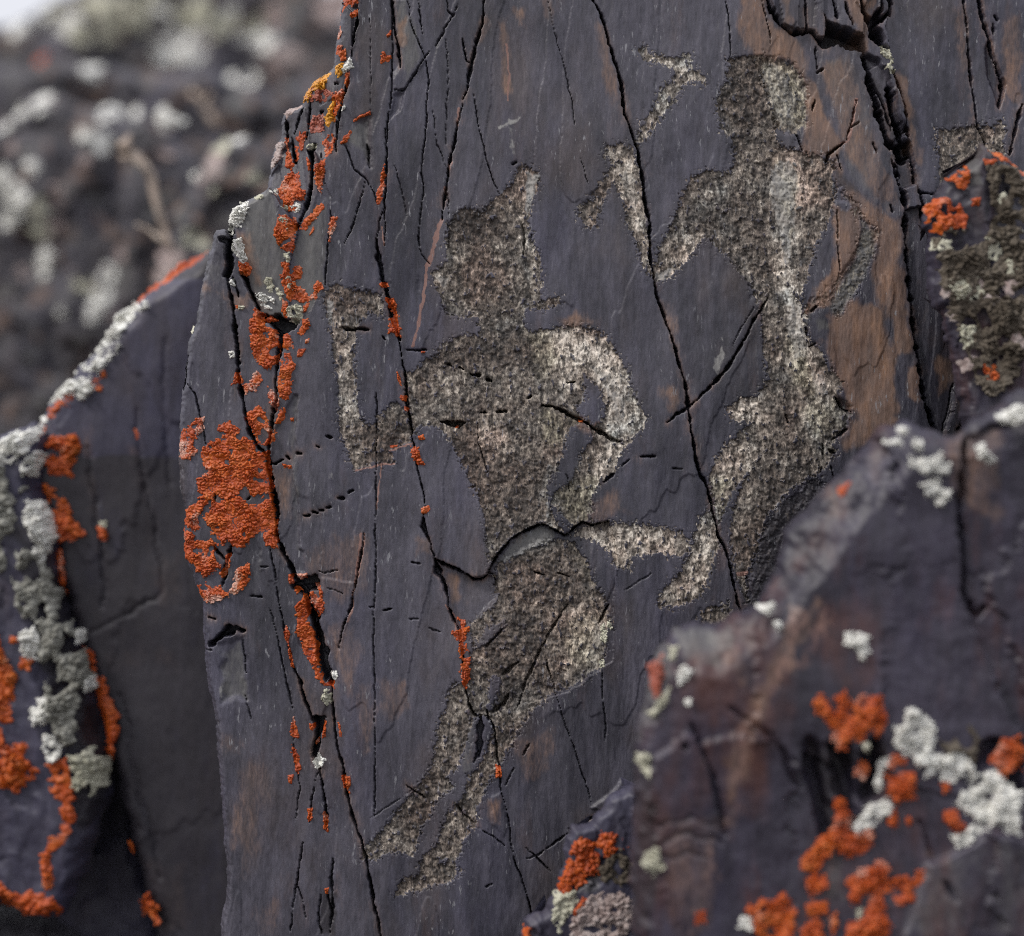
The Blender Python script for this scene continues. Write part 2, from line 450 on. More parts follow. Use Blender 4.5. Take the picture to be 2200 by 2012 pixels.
C4 = "B1420,-170 B1445,0 B1490,80 B1520,180 B1560,320 B1590,420 B1610,520 B1620,620 B1660,730 B1690,820 B1710,920 B1720,1020 B1740,1130 B1755,1210 B1752,1290 B1755,1400 B1775,1500 B1790,1590 B1820,1680 F40,120 F90,260 F130,380 F155,490 F190,590 F205,690 F203,740 F215,830 F235,920 F245,1010 F290,1090 F310,1160 F330,1260 F365,1400 F410,1490 F430,1580 F450,1680 F470,1764 I490,50"
C10 = "F1575,860 F1490,700 F1440,400 F1410,120 F1380,0 C1405,1600 C1390,1450 C1380,1300 C1378,1130 C1360,1000 C1330,900 C1290,790 C1250,680 C1210,530 C1170,400 C1150,280 C1060,230 C990,220 C930,245 C890,200 C860,170 C770,190 C700,130 C650,50 C615,-170"
OVER = "E840,1630 E870,1600 E890,1560 E930,1490 E990,1420 E1050,1380 E1120,1342 E1180,1328 E1230,1350 E1300,1390 E1340,1345 E1390,1315 E1440,1330 E1530,1312"

pieces = [  # label, outline, relief offset
    ("narrow outer flake at the left edge below the white crusted tip",
     "Z250,380 J500,480 " + C1 + " D1460,1050 D1485,1200 D1500,1390 D1540,1500 D1580,1570 D1650,1700 " + C2c + " " + C2d + " X250,2200", -9),
    ("wedge of slate between two dark cracks above the big orange patch",
     C1 + " D1455,900 D1470,800 D1480,720 D1495,650 D1492,560 D1500,480 D1510,400 D1525,300 J1110,1640 J1140,1540 J1000,1440 J930,1370 J870,1310 J840,1200 J780,1060 J750,960 J700,820 J650,620", -4),
    ("smooth grey green flake with a white crusted left edge",
     "J540,480 J560,350 J620,260 J740,190 J900,120 J1000,90 J1100,240 J1080,500 J1150,740 J1170,900 J1200,1200 J1190,1420 J1080,1380 J930,1370 J880,1290 J800,1100 J760,960 J700,760 J640,600", -14),
    ("pale grey flake right of the orange column",
     "A1690,780 A1760,1000 A1790,1060 A1795,1150 A1775,1300 A1750,1540 A1700,1640 D1640,220 D1600,240 J1250,1440 J1200,1200 J1200,900 J1240,700 A1610,1250 A1650,1140 A1685,980", -9),
    ("broken stepped side face grown with orange crusts",
     "A1780,-180 A1945,-180 A1940,0 A1910,200 A1890,380 A1860,500 A1850,620 A1850,700 A1800,800 A1760,870 A1760,1000 A1690,780 A1680,980 A1640,1150 A1600,1240 J1100,240 J1000,100 A1380,1030 A1380,700 A1500,480 A1700,300", -6),
    ("long slate band with the narrow pecked figure",
     "A1945,-180 A1940,0 A1910,200 A1890,380 A1860,500 A1850,700 A1800,800 A1760,870 A1790,1060 A1795,1150 A1775,1300 A1750,1540 A1700,1640 D1640,220 D1600,240 D1540,240 "
     + C2a + " " + C2b + " " + C2c + " " + C2d + " X1160,2200 " + ' '.join(reversed([
         t for t in C3.split()])), 0),
    ("right slab with the large pecked figure and rust stains", C4 + " X1640,2200 X2100,2200 " + C10, -3),
    ("splintered chunk overhanging the black cleft at the top right",
     "C615,-180 C650,50 C700,120 C770,160 C830,150 C880,190 C930,215 C950,150 C1000,130 C1060,170 C1150,200 C1200,150 C1240,80 C1250,-180", 9),
    ("far right slab with the small square pecking",
     "C1300,-180 C1290,60 C1270,160 C1300,300 C1340,470 C1370,580 C1390,720 C1420,860 C1440,980 C1470,1040 C1580,1045 C1590,1200 X2320,520 X2320,-180", -16),
    ("rust streaked strip beside the black cleft",
     "C1378,1130 C1470,1110 C1500,1230 F1600,0 F1660,420 F1660,600 F1640,720 F1590,860 F1540,840 F1500,700 F1440,400 F1410,120 F1380,0 C1405,1600", -22),
    ("lower flake under the curved overhang",
     OVER + " E1580,1480 H1560,0 H1560,300 H1300,480 H1000,560 H880,590 H800,580 H760,440 H730,150 E660,1764 E640,1640 E585,1510 E690,1560 E790,1625", -5),
]
PID = np.zeros(R.X.shape, np.int8)
Hb = (10 * fbm(R.X / 620, R.Y / 900, 11, 3) + 6 * fbm(R.X / 160, R.Y / 460, 12, 3) + 1.5 * fbm(R.X / 46, R.Y / 150, 13, 3)
      + .5 * fbm(R.X / 12, R.Y / 40, 14, 2)).astype(f4)
# cleavage steps: thin layers broken off one after another
lay = 1.5 * fbm(WX / 240 + .0009 * R.Y, WY / 1100, 21, 3, .4) + R.X / 520 + .12 * fbm(R.X / 40, R.Y / 160, 22, 2)
st = np.floor(lay); fr = lay - st
Hb += 1.9 * (st + ss(.0, .02, fr)) - 1.9 * (R.X / 520)
offs = [0.0]
for i, (lb, poly, off) in enumerate(pieces):
    pts = P(poly); w = R.win(pts, 8)
    m = inside(pts, WX[w], WY[w])
    PID[w][m] = i + 1
    offs.append(off)
H = Hb + np.array(offs, f4)[PID]
# tilts of single flakes
def tilt(pid, fn):
    m = PID == pid
    H[m] += fn(R.X[m], R.Y[m])
tilt(1, lambda x, y: -np.clip((470 - x), 0, 200) * .10)
tilt(3, lambda x, y: -np.clip(600 - x, 0, 150) * .22 + 4)
tilt(4, lambda x, y: np.clip(x - 660, -60, 60) * .08)
yy = np.array([-80, 0, 80, 150, 198, 250, 320, 345, 500, 720]); xr = np.array([772, 770, 757, 749, 738, 733, 714, 698, 660, 640])
tilt(5, lambda x, y: -np.clip(np.interp(y, yy, xr) - x, 0, 200) * .5 + 13 * facets(x / 30, y / 110, 6, .8) - 4)
tilt(8, lambda x, y: 13 * facets(x / 30, y / 190, 8, .7))
tilt(10, lambda x, y: -np.clip(x - 2000, 0, 90) * .15)
# lower flake sinks right under the overhang
w = R.win(P(OVER), 130)
dov = line_d(P(OVER), WX[w], WY[w])
H[w] -= np.where(PID[w] == 11, 15 * np.exp(-dov / 75), -1.5 * np.exp(-dov / 40) * (PID[w] == 0))
# wedge-shaped thin flakes: height, outline, offset, blend width
for poly, off, bl in [
    ("B360,0 B440,0 B460,100 B480,190 B520,260 B540,330 B490,390 B430,490 B370,490 B365,430 B405,360 B395,270 B370,180", 4, 4),
    ("E585,1515 E620,1535 E690,1562 E790,1622 E870,1602 E925,1625 E940,1700 E890,1764 H800,100 H730,150 H700,60 H668,-10 E655,1660 E600,1560", -9, 4),
    ("B370,520 B430,490 B400,600 B350,650", -6, 4),
    ("B165,660 B235,625 B240,900 B225,890 B190,760", -9, 10),
    ("K1060,0 K1100,0 K1070,300 K1085,500 K1050,640 K1100,900 K1105,1290 K1150,1320 K1160,1500 K1060,1480 K960,1260 K900,900 K860,640 K900,300", -6, 4),
    ("G1150,210 G1310,180 G1326,300 G1318,400 G1338,516 G1270,500 G1200,535 G1222,420 G1192,345 G1215,290", -6, 9),
    ("C1870,330 C1910,440 C1915,520 C1890,580 C1860,480 C1830,380 C1820,250 C1835,200", -15, 5),
    ("C560,300 C700,320 C770,350 C820,420 C840,480 C840,680 C760,720 C670,700 C640,560 C570,400", -5, 10),
    ("C990,1130 C1000,1090 C1080,1110 C1140,1230 C1120,1330 C1080,1400 C1020,1480 C1000,1300", 4, 4),
    ("H1600,950 H1560,1010 H1480,1060 H1440,1100 H1520,1130 H1640,990", 6, 5),
    ("H900,1040 H945,1020 H985,1200 H960,1250 H900,1180", 3, 4),
    ("F1000,640 F1040,650 F1085,690 F1080,735 F1020,700", -16, 5),
    ("G1600,380 G1625,420 G1650,520 G1690,612 G1750,605 G1780,470 G1740,430 G1690,300 G1620,210 G1600,110 G1570,200", 5, 3),
    ("C1150,275 C1230,320 C1290,430 C1315,560 C1345,700 C1405,850 C1440,990 C1370,1010 C1300,800 C1240,650 C1190,480", -34, 3),
    ("N540,560 N620,620 N640,760 N620,900 N720,1190 N690,1300 N640,1290 N560,1120 N470,900 N420,640", 16, 3),
    ("N690,790 N720,800 N770,960 N770,1160 N740,1100 N700,960", 14, 3),
    ("Q420,0 Q750,60 Q720,300 Q610,690 Q560,660 Q480,420 Q440,270", 3, 3),
]:
    pts = P(poly); w = R.win(pts, 30)
    H[w] += off * ss(bl, -bl, sdf(pts, WX[w], WY[w]))
# rim rounds back
H -= 26 * np.clip(1 + sd_out / 16, 0, 3) ** 1.6
R.F = None

H += (1.1 * fbm(R.X / 24, R.Y / 70, 91, 3) * np.isin(PID, [3, 4, 7, 9])).astype(f4)
# ---- pecked figures
pecks = [
    ("tall pecked figure with broad torso and crooked arm",
     "B1035,915 B1060,897 B1110,905 B1150,940 B1160,990 B1135,1040 B1105,1110 B1090,1200 B1110,1290 B1140,1340 B1160,1420 B1162,1560 B1170,1625 B1260,1605 B1262,1650 B1170,1668 E1070,155 E1075,272 "
     "E1140,285 E1200,268 E1300,260 E1420,262 E1500,300 E1560,370 E1610,450 E1640,520 E1655,600 E1690,680 E1735,750 E1700,825 E1640,880 E1590,960 E1560,1040 E1480,1100 E1440,1170 E1430,1240 E1420,1310 E1380,1310 E1330,1345 E1300,1385 E1230,1345 E1180,1322 E1120,1336 "
     "E1050,1375 E990,1412 E930,1480 E890,1545 E868,1400 E860,1280 E832,1200 E790,1110 E750,1030 E710,940 E660,860 E600,800 E560,782 E500,790 E470,840 E440,640 E430,500 E480,500 E540,440 E600,395 E640,345 E710,310 E830,300 E825,195 E720,205 E655,190 "
     "B635,1640 B575,1510 B580,1470 B655,1420 B645,1330 B680,1200 B730,1135 B860,1135 B920,1080 B975,1030 B1012,975",
     ["E1395,510 E1440,540 E1500,620 E1515,720 E1490,785 E1440,790 E1350,715 E1360,690 E1400,640", 
      "E1375,780 E1440,800 E1450,860 E1385,940 E1375,1020 E1340,1080 E1290,1130 E1235,1160 E1225,1210 E1260,1260 E1330,1330 E1300,1370 E1240,1310 E1205,1240 E1195,1150 E1210,1090 E1260,1000 E1290,880 E1320,805"], 1.0, 5.5),
    ("narrow pecked loop left of the lichen filled crack",
     "E0,60 E60,22 E110,42 E200,62 E290,90 E312,140 E300,200 E235,185 E170,240 E152,330 E150,450 E160,560 E172,680 E195,765 E262,800 E288,735 E375,672 E410,690 E445,740 E470,820 E462,880 E350,932 E372,1000 E300,1005 E270,992 E160,1035 E120,940 E90,870 E67,770 E72,620 E52,470 E32,300 E5,200 E-10,120",
     [], .8, 4.5),
    ("pecked hips and two long legs striding to the lower left",
     "E915,1625 E928,1545 E1060,1490 E1150,1440 E1260,1408 E1340,1430 E1390,1500 E1440,1570 E1442,1640 E1488,1690 H1515,-40 H1515,0 H1542,100 H1520,200 H1500,320 H1430,378 H1340,438 H1272,468 H1220,478 H1150,540 H1060,640 H1042,700 H1010,770 H970,830 H900,930 H862,1000 H822,1100 H812,1200 H742,1270 H735,1340 "
     "H682,1400 H732,1440 H690,1490 H560,1530 H450,1560 H380,1578 H400,1505 H500,1455 H520,1370 H600,1290 H640,1170 H700,1080 H760,1010 H770,920 H830,880 H860,800 H890,730 H905,640 H870,600 H820,600 H785,640 H770,740 H742,790 H712,880 H662,930 H690,990 H602,1060 H562,1140 H512,1220 H492,1340 H450,1370 H390,1328 H290,1378 H182,1392 "
     "H200,1330 H280,1250 H380,1120 H470,1020 H550,920 H590,800 H600,680 H650,560 H660,470 H700,420 H755,430 H790,300 H790,200 H775,110 H860,50 H920,10",
     ["H800,210 H870,130 H970,85 H960,120 H900,190 H820,230", "H880,400 H930,385 H950,430 H910,560 H885,580 H875,470"], .75, 6),
    ("large pecked figure with raised arm on the rusty slab",
     "C420,320 C560,300 C640,300 C600,420 C640,560 C690,660 C670,720 C700,790 C830,830 C930,850 C990,880 C980,1000 C985,1100 C950,1220 C880,1340 C810,1600 C830,1700 F800,90 F830,250 F860,360 F900,370 F960,470 F1030,560 F1005,640 F1080,735 F1050,810 F1000,850 F985,905 F1000,940 F920,1040 F850,1070 F740,1150 F680,1220 F600,1330 F570,1480 F510,1610 F520,1760 F470,1640 F440,1530 F430,1400 F440,1250 "
     "F500,1090 F560,1000 F620,930 F580,970 F500,1080 F440,1150 F400,1230 F360,1340 F335,1200 F310,1090 F350,970 F400,910 F470,830 F560,775 F440,765 F410,700 F480,640 F560,640 F600,590 F640,540 F610,420 F600,250 F590,120 F520,0 "
     "C580,1640 C560,1570 C480,1470 C420,1390 C340,1330 C290,1275 C200,1400 C110,1500 C20,1530 C0,1470 C20,1400 C100,1230 C160,1080 C210,960 C300,920 C430,930 C460,850 C430,740 C370,690 C350,530 C410,430",
     [], 1.0, 6),
    ("pecked bent staff with a cross bar at the top",
     "B1680,262 B1720,250 B1740,280 B1880,322 B1930,296 B1980,290 C200,330 C215,362 C290,420 C290,462 C220,432 C180,462 C130,522 C90,585 C0,705 B1690,800 B1690,735 B1720,660 B1790,560 B1820,480 B1880,425 B1890,372 B1790,332 B1735,322 B1695,285", [], 1.05, 4),
    ("small pecked figure with splayed legs beside the long crack",
     "B1520,790 B1580,780 B1640,790 B1672,840 B1700,950 B1715,1050 B1735,1180 B1750,1300 B1750,1400 B1765,1490 B1740,1480 B1710,1420 B1690,1320 B1660,1260 B1630,1200 B1610,1080 B1560,980 B1510,1060 B1480,1140 B1470,1222 B1410,1230 B1370,1170 B1370,1110 B1440,1080 B1480,1000 B1540,920 B1540,870 B1510,850", [], .95, 4),
    ("pecked forearm reaching right below the overhang",
     "E1340,1385 E1400,1345 E1500,1312 E1600,1320 E1720,1330 E1830,1350 E1920,1370 E1975,1420 E1960,1470 E1920,1500 E1800,1482 E1660,1500 E1640,1570 E1610,1572 E1560,1540 E1540,1480 E1470,1420", [], 1.05, 4),
    ("pecked bent limb crossing the long crack",
     "F230,1385 F255,1310 F310,1250 F330,1270 F365,1400 F345,1500 F330,1560 F290,1640 F262,1720 F150,1770 F40,1775 F40,1735 F65,1680 F150,1590 F212,1480", [], 1.1, 4),
    ("small pecked patch above the front boulder",
     "I255,140 I270,60 I300,20 I420,-10 I425,60 I400,120 I330,140", [], 1.15, 4),
    ("square pecked patch on the far right slab",
     "C1548,692 C1640,692 C1780,672 C1860,680 C1890,640 C1922,700 C1912,830 C1820,900 C1740,960 C1640,1010 C1575,1000 C1555,800", [], .95, 5),
    ("pale greenish flake scar right of the large pecked figure's head",
     "C565,305 C640,300 C710,320 C775,350 C822,420 C842,480 C840,680 C790,715 C760,725 C700,700 C672,660 C640,560 C600,430", [], .62, 3),
    ("pale greenish flake scar running down along the rust coloured wedge",
     "C990,1000 C1090,1080 C1160,1200 C1230,1260 C1190,1420 C1120,1560 C1010,1710 F940,40 F860,190 F835,180 F860,110 C930,1640 C1020,1500 C1080,1430 C1140,1240 C1080,1120", [], .46, 3),
    ("brown pitted scar below the large pecked figure, next to the boulder",
     "F905,1085 F935,1110 F900,1230 F780,1350 F730,1500 F690,1650 F560,1790 F522,1790 F512,1610 F572,1480 F612,1330 F690,1225 F770,1170 F850,1095", [], .33, 3),
]
PK = np.zeros(R.X.shape, f4); PKID = np.zeros(R.X.shape, np.int8)
rag = 3.0 * fbm(R.X / 28, R.Y / 36, 33, 2)
pit = fbm(R.X / 6.5, R.Y / 8.5, 35, 3, .7)
pit2 = fbm(R.X / 24, R.Y / 34, 36, 3)
def blows(c, seed):
    """single hammer marks: pits of uneven size and depth"""
    F1, F2, ID, _, _ = worley((R.X + 3 * wx) / c, (R.Y + 3 * wy) / (c * 1.15), seed)
    r_ = .18 + .55 * ID
    return np.clip(1 - (F1 / r_) ** 2, 0, 1) * (.4 + .9 * _hash((ID * 9999).astype(np.int32), (ID * 77).astype(np.int32), 3))
dent = 2.2 * blows(6.5, 37) + 3.2 * blows(11, 38) + 3.4 * blows(19, 39)
loose = fbm(R.X / 7, R.Y / 9, 44, 3, .65)
isle = fbm(R.X / 13, R.Y / 20, 45, 3, .6)
for i, (lb, poly, holes, bright, dep) in enumerate(pecks):
    pts = P(poly); w = R.win(pts, 30)
    s = sdf(pts, WX[w], WY[w])
    for hpoly in holes:
        s = np.maximum(s, -sdf(P(hpoly), WX[w], WY[w]))
    s = s + rag[w] + 7.5 * loose[w] * ss(-46, -4, s)
    s = np.maximum(s, 26 * (isle[w] - .62))          # islands of varnish the hammer missed
    pk = ss(1.6, -2.2, s)
    floor = dep * (.75 + .25 * ss(0, -24, s))
    H[w] -= pk * (.62 * floor + .9 * pit[w] + 2.4 * pit2[w] + .62 * dent[w])
    # strewn single peck marks just outside the outline
    stray = ss(20, 3, s) * (pit[w] > .52) * (1 - pk)
    H[w] -= stray * 1.5
    pk = np.maximum(pk, stray * .8)
    PKID[w][pk > .5] = i + 1
    PK[w] = np.maximum(PK[w], pk * bright)

# ---- cracks: path, half width, depth
cracks = [
    (C1, 5.0, 70, 0), ("J610,480 J612,640 J612,760 J620,960", 9, 80, 0), (C2a, 5.5, 80, 0), (C2b, 6.5, 80, 0), (C2c, 9.5, 90, 0), (C2d, 4.2, 55, 1),
    ("J930,1385 J1000,1410 J1080,1390 J1150,1420 J1220,1440 J1290,1440", 11, 80, 0), ("J1180,1440 J1120,1560 J1110,1700", 9, 80, 0),
    ("Q150,90 Q260,70 Q330,60", 13, 90, 0), ("K1060,1510 K1120,1580 K1240,1530", 12, 90, 0),
    ("A1695,770 A1688,860 A1682,980 A1665,1080 A1640,1150 A1600,1240", 5.5, 75, 0),
    ("J740,960 J770,1050 J820,1150 J870,1260 J900,1310", 5.5, 70, 0), ("J650,1000 J680,1100 J700,1190", 4, 60, 1),
    ("J1620,320 J1610,480 J1590,640 J1570,820 J1555,1080", 1.8, 22, 1),
    ("G1600,370 G1628,420 G1650,520 G1690,620", 4.5, 70, 1), ("G1690,622 G1725,612 G1762,606", 5, 75, 0), ("G1725,620 G1712,700 G1702,800 G1715,880", 7, 80, 0),
    ("G1718,890 G1740,960 G1755,1060 G1768,1170 G1760,1240", 3, 45, 1), ("G1730,890 G1700,960 G1690,1040 G1670,1190", 1.8, 28, 1),
    ("G1640,1280 G1620,1400 G1605,1510 G1580,1640 G1568,1794", 2, 28, 1), ("G1605,1510 G1640,1620 G1655,1700", 1.6, 22, 1),
    ("G1800,1380 G1790,1500 G1800,1640 G1780,1794", 2.6, 34, 1), ("G1740,1560 G1720,1680 G1740,1794", 2.0, 30, 1), ("G1770,1560 G1800,1720", 2.6, 30, 1),
    ("Q0,310 Q40,440 Q60,600 Q110,760 Q130,900 Q200,1020 Q230,1160", 2.2, 28, 1), ("G1460,20 G1500,170 G1530,330 G1560,470 G1580,560", 1.7, 20, 1), ("G1590,620 G1590,800 G1620,1000 G1600,1160", 1.6, 20, 1),
    ("K860,1290 K885,1400 K910,1600 K950,1800", 1.7, 22, 1), ("K540,1270 K520,1340 K500,1400 K455,1610", 5.5, 60, 1), ("K390,1270 K430,1330 K470,1370 K500,1390", 5, 60, 1),
    ("K220,0 K240,90 K270,200 K300,330 K315,420", 1.9, 24, 1), ("D1000,380 D990,500 D978,590", 2.2, 30, 1), ("D1000,560 D1045,610 D1065,700 D1080,750", 1.7, 22, 1),
    ("K860,570 K910,575 K980,540", 3, 40, 1), ("K1000,515 K1020,530", 3, 36, 0), ("K390,830 K400,900", 3, 40, 1), ("K670,880 K700,850", 3, 30, 1),
    ("K1150,1015 K1195,1013", 3.2, 34, 0), ("K1225,985 K1265,992", 4, 40, 0), ("K1280,968 K1310,966", 4.5, 40, 0), ("K1340,943 K1375,940", 3.4, 34, 0), ("K1440,866 K1475,868", 4, 40, 0),
    ("K1085,485 K1130,490", 2.6, 30, 0), ("K1350,335 K1378,352", 2.6, 30, 0), ("K1258,430 K1272,438", 2.5, 26, 0), ("K700,1695 K780,1700", 2.6, 34, 0), ("K1270,1480 K1340,1496", 2, 26, 1), ("K780,1440 K845,1444", 1.6, 16, 1), ("K1510,825 K1560,800", 2.2, 26, 1), ("K1380,1475 K1440,1470", 1.8, 20, 1),
    ("G1140,215 G1170,190 G1200,165 G1240,140 G1275,125 G1312,140", 11, 85, 0), ("G1310,180 G1320,280 G1328,370", 2.2, 28, 1), ("G1325,490 G1340,550 G1355,620", 1.4, 14, 1), ("G1100,245 G1150,250", 1.8, 22, 1), ("G1130,70 G1160,80", 2.5, 25, 0),
    (C3, 1.7, 26, 0), ("B270,1290 B290,1420 B310,1520 B345,1620 B370,1700 E350,130 E375,250 E400,330", 7.5, 42, 1), ("E425,490 E435,640 E455,760 E470,860", 4, 42, 1),
    ("E535,1300 E525,1340 E545,1380 E560,1420", 4, 40, 1), ("E585,1510 E610,1600 E640,1650 E655,1720", 8, 55, 1), ("H670,20 H700,100", 5, 50, 1), ("E585,1515 E640,1540 E700,1565 E760,1600 E800,1628 E835,1628 E865,1603", 3.2, 55, 1),
    ("B300,1000 B325,930", 3, 30, 1), ("B325,700 B333,900 B320,1100 B318,1330", 1.4, 16, 0),
    (OVER, 2.3, 46, 1), ("E870,1590 E905,1600 E920,1640", 1.8, 26, 1),
    (C4, 2.6, 42, 0), ("B1445,0 B1490,80 B1520,180 B1560,320 B1600,450 B1622,620 B1660,730", 4.2, 60, 1), ("B1690,820 B1710,950 B1735,1130 B1757,1210", 5.0, 55, 1), ("F230,960 F260,1050 F300,1120", 5, 50, 1), ("F380,1420 F420,1520", 4, 45, 1), ("F185,560 F200,700 F205,720", 5, 50, 1),
    ("F80,780 F130,735 F205,690", 3.6, 46, 1), ("F205,690 F260,640 F330,570 F400,490 F430,450 F490,350 F540,250 F600,150 F630,100", 2.6, 40, 0), ("F330,575 F400,495 F435,455", 4.5, 46, 1), ("F440,360 F490,260 F560,150", 1.0, 10, 1),
    ("B440,0 B460,120 B490,210 B540,320 B560,440 B545,560 B545,680 B530,820 B520,940 B530,1060 B510,1170 B500,1300 B520,1380 B560,1430", 1.6, 20, 1),
    ("B860,0 B850,100 B820,220 B790,340 B775,440", 3.0, 42, 1), ("B850,105 B800,290 B780,360 B770,480 B740,540", 3.2, 42, 1), ("B735,200 B760,330 B790,345", 1.8, 24, 1), ("B715,660 B700,760 B670,870 B655,1000 B640,1080 B625,1190", 3.0, 40, 1),
    ("B740,560 B715,680 B685,800", 1.6, 20, 1), ("B655,1000 B665,1200 B665,1350", 1.2, 14, 1),
    ("B690,80 B640,170 B595,255", 1.9, 24, 1), ("B560,280 B500,370 B430,490 B370,490", 2.2, 26, 1), ("B360,0 B372,160 B395,260 B405,370", 3.2, 34, 1), ("B500,0 B515,100 B525,190", 1.4, 16, 1), ("B655,0 B660,60 B690,90 B720,30", 1.6, 18, 1), ("B650,220 B665,380 B655,560 B650,800", 1.1, 12, 1), ("B580,600 B600,780 B650,900", 1.0, 10, 1),
    ("B800,510 B830,700 B870,860 B910,1000 B940,1060", 1.4, 16, 1), ("B375,900 B420,1080 B435,1170", 1.0, 10, 1), ("B215,980 B180,1120 B130,1260 B95,1320", 2.2, 28, 1), ("B100,780 B160,920 B215,970 B260,1040 B285,1110", 1.5, 18, 1), ("B225,780 B235,910", 2.4, 26, 1),
    ("B1200,0 B1240,180 B1300,400 B1340,590 B1350,680", 1.0, 11, 1), ("B1060,1200 B1075,1290 B1065,1400", 1.8, 22, 1), ("B1010,890 B1030,880", 5, 30, 0), ("B1380,860 B1420,1000", .9, 8, 1),
    ("E80,265 E140,272 E180,268 E235,272", 4.0, 46, 1), ("E310,315 E330,335", 2.4, 30, 0), ("E435,385 E490,388 E545,380", 4.2, 50, 1), ("E620,770 E660,775 E700,790 E755,772", 7.0, 60, 1), ("E660,460 E690,480", 3, 34, 0), ("E720,478 E745,485", 4, 40, 0), ("E785,510 E830,518", 6, 44, 0), ("E870,540 E895,548", 8, 60, 0), ("E830,725 E860,722", 3, 34, 0), ("E930,715 E975,715", 3.5, 36, 0), ("E1095,640 E1110,630", 3, 30, 0), ("E1310,560 E1345,555", 4, 36, 0),
    ("E1170,685 E1230,690 E1280,715 E1340,745 E1400,775 E1450,805 E1490,830", 4.2, 50, 0), ("E1490,830 E1540,865 E1600,880", 7, 55, 1), ("E1705,965 E1740,958 E1785,960", 3.2, 40, 1), ("E1640,980 E1600,1010", 1.8, 22, 1), ("E1560,1050 E1530,1080 E1500,1100", 2.6, 34, 1), ("E1880,1025 E1930,1028", 1.5, 16, 1), ("E1300,1050 E1320,1150", 1.4, 16, 1),
    ("E275,600 E275,760 E270,990 E270,1200 E268,1400 E270,1600 E262,1764 H260,200 H265,500 H265,900 H262,1150", 1.25, 18, 0), ("E210,1370 E190,1500 E165,1620 E140,1764 H100,100 H70,230", 2.4, 34, 1), ("E450,1530 E510,1545", 2, 24, 1), ("E0,850 E25,860", 2.4, 30, 0), ("E120,1155 E145,1145", 2.4, 28, 0), ("E70,1185 E90,1188", 4, 36, 0), ("E5,1235 E25,1230", 4, 36, 0), ("Q1030,345 Q1110,305", 2.2, 30, 1), ("Q890,297 Q930,293", 1.8, 22, 0), ("Q1280,415 Q1400,418", 1.5, 16, 1), ("Q1490,510 Q1600,545", 1.4, 14, 1), ("Q480,105 Q640,170", 1.3, 12, 1), ("E0,1585 E65,1578", 1.6, 18, 1),
    ("E820,780 E825,900 E880,1050", 1.6, 14, 1), ("E1130,1590 E1180,1600", 3, 30, 0), ("E1250,1590 E1320,1610", 2.2, 24, 1), ("H1310,0 H1240,110 H1190,190 H1150,270 H1080,420 H1040,560", 3.2, 22, 1), ("H1190,300 H1220,390 H1245,460", 2, 28, 1), ("H1240,470 H1290,640 H1340,760 H1390,920 H1440,1080", 1.3, 16, 1), ("H1535,0 H1505,50 H1475,105", 4, 40, 1), ("H1500,350 H1495,480 H1515,640 H1512,740", 1.5, 18, 1),
    ("H840,600 H835,700 H830,800 H800,850", 8, 34, 1), ("H770,540 H800,590 H830,610", 4, 45, 1), ("H870,560 H880,620", 4, 45, 1), ("H910,640 H925,800", 2.2, 28, 1), ("H900,580 H960,540 H990,480", 6, 30, 1), ("H860,230 H960,130", 3.5, 20, 1), ("H950,380 H1050,310", 3.5, 20, 1),
    ("H440,975 H490,1020 H540,1045", 2.6, 26, 1), ("H700,1080 H760,1140 H800,1180", 3, 22, 1), ("H850,1220 H900,1250 H970,1300", 1.9, 26, 1), ("H1085,1310 H1130,1350 H1180,1410 H1220,1445", 2.2, 30, 1), ("H1090,1370 H1150,1355 H1230,1300 H1310,1245", 2.2, 30, 1), ("H1410,1175 H1470,1140 H1500,1115", 3.4, 40, 1), ("H1105,745 H1065,810", 2, 24, 1), ("H1020,880 H970,980", 1.6, 18, 1), ("H870,1520 H900,1510", 2.2, 24, 0), ("H240,1160 H330,1100 H480,990", 1.2, 8, 1),
    ("L960,840 L930,960 L880,1080", 3.5, 50, 1), ("L880,1100 L850,1250 L830,1450", 4, 55, 1), ("L800,1480 L810,1640", 2.5, 40, 1), ("L820,1300 L825,1500 L815,1620", 2, 36, 1), ("L235,1220 L250,1400 L240,1480", 5, 50, 1), ("L520,1060 L500,1300 L480,1480", 2.6, 40, 1), ("L1055,30 L1040,280 L1000,430 L990,620", 3, 46, 1), ("L790,880 L850,900", 3, 40, 1), ("L430,1110 L380,1240 L330,1400", 2.4, 36, 1), ("L630,1180 L660,1200", 4, 40, 1), ("L640,1640 L640,1700", 2, 30, 1), ("L1180,200 L1185,600 L1190,900 L1185,1200", .8, 7, 0),
    # right slab
    ("C620,-60 C650,50 C700,130 C770,185 C860,165 C890,200 C930,240", 7, 85, 0), ("C760,178 C830,168 C870,172", 9, 90, 1), ("C930,235 C990,215 C1060,220 C1140,262", 13, 95, 0), ("C960,170 C1010,190 C1060,200 C1120,230", 15, 95, 0),
    ("C1150,280 C1170,400 C1210,530 C1250,680 C1290,790", 9, 85, 0), ("C1290,780 C1350,800 C1370,850", 15, 90, 0), ("C1330,880 C1360,1000 C1378,1130 C1380,1300 C1390,1450 C1405,1600 F1410,120 F1420,250 F1440,400 F1465,550 F1490,700 F1520,790 F1575,860", 6.5, 75, 0),
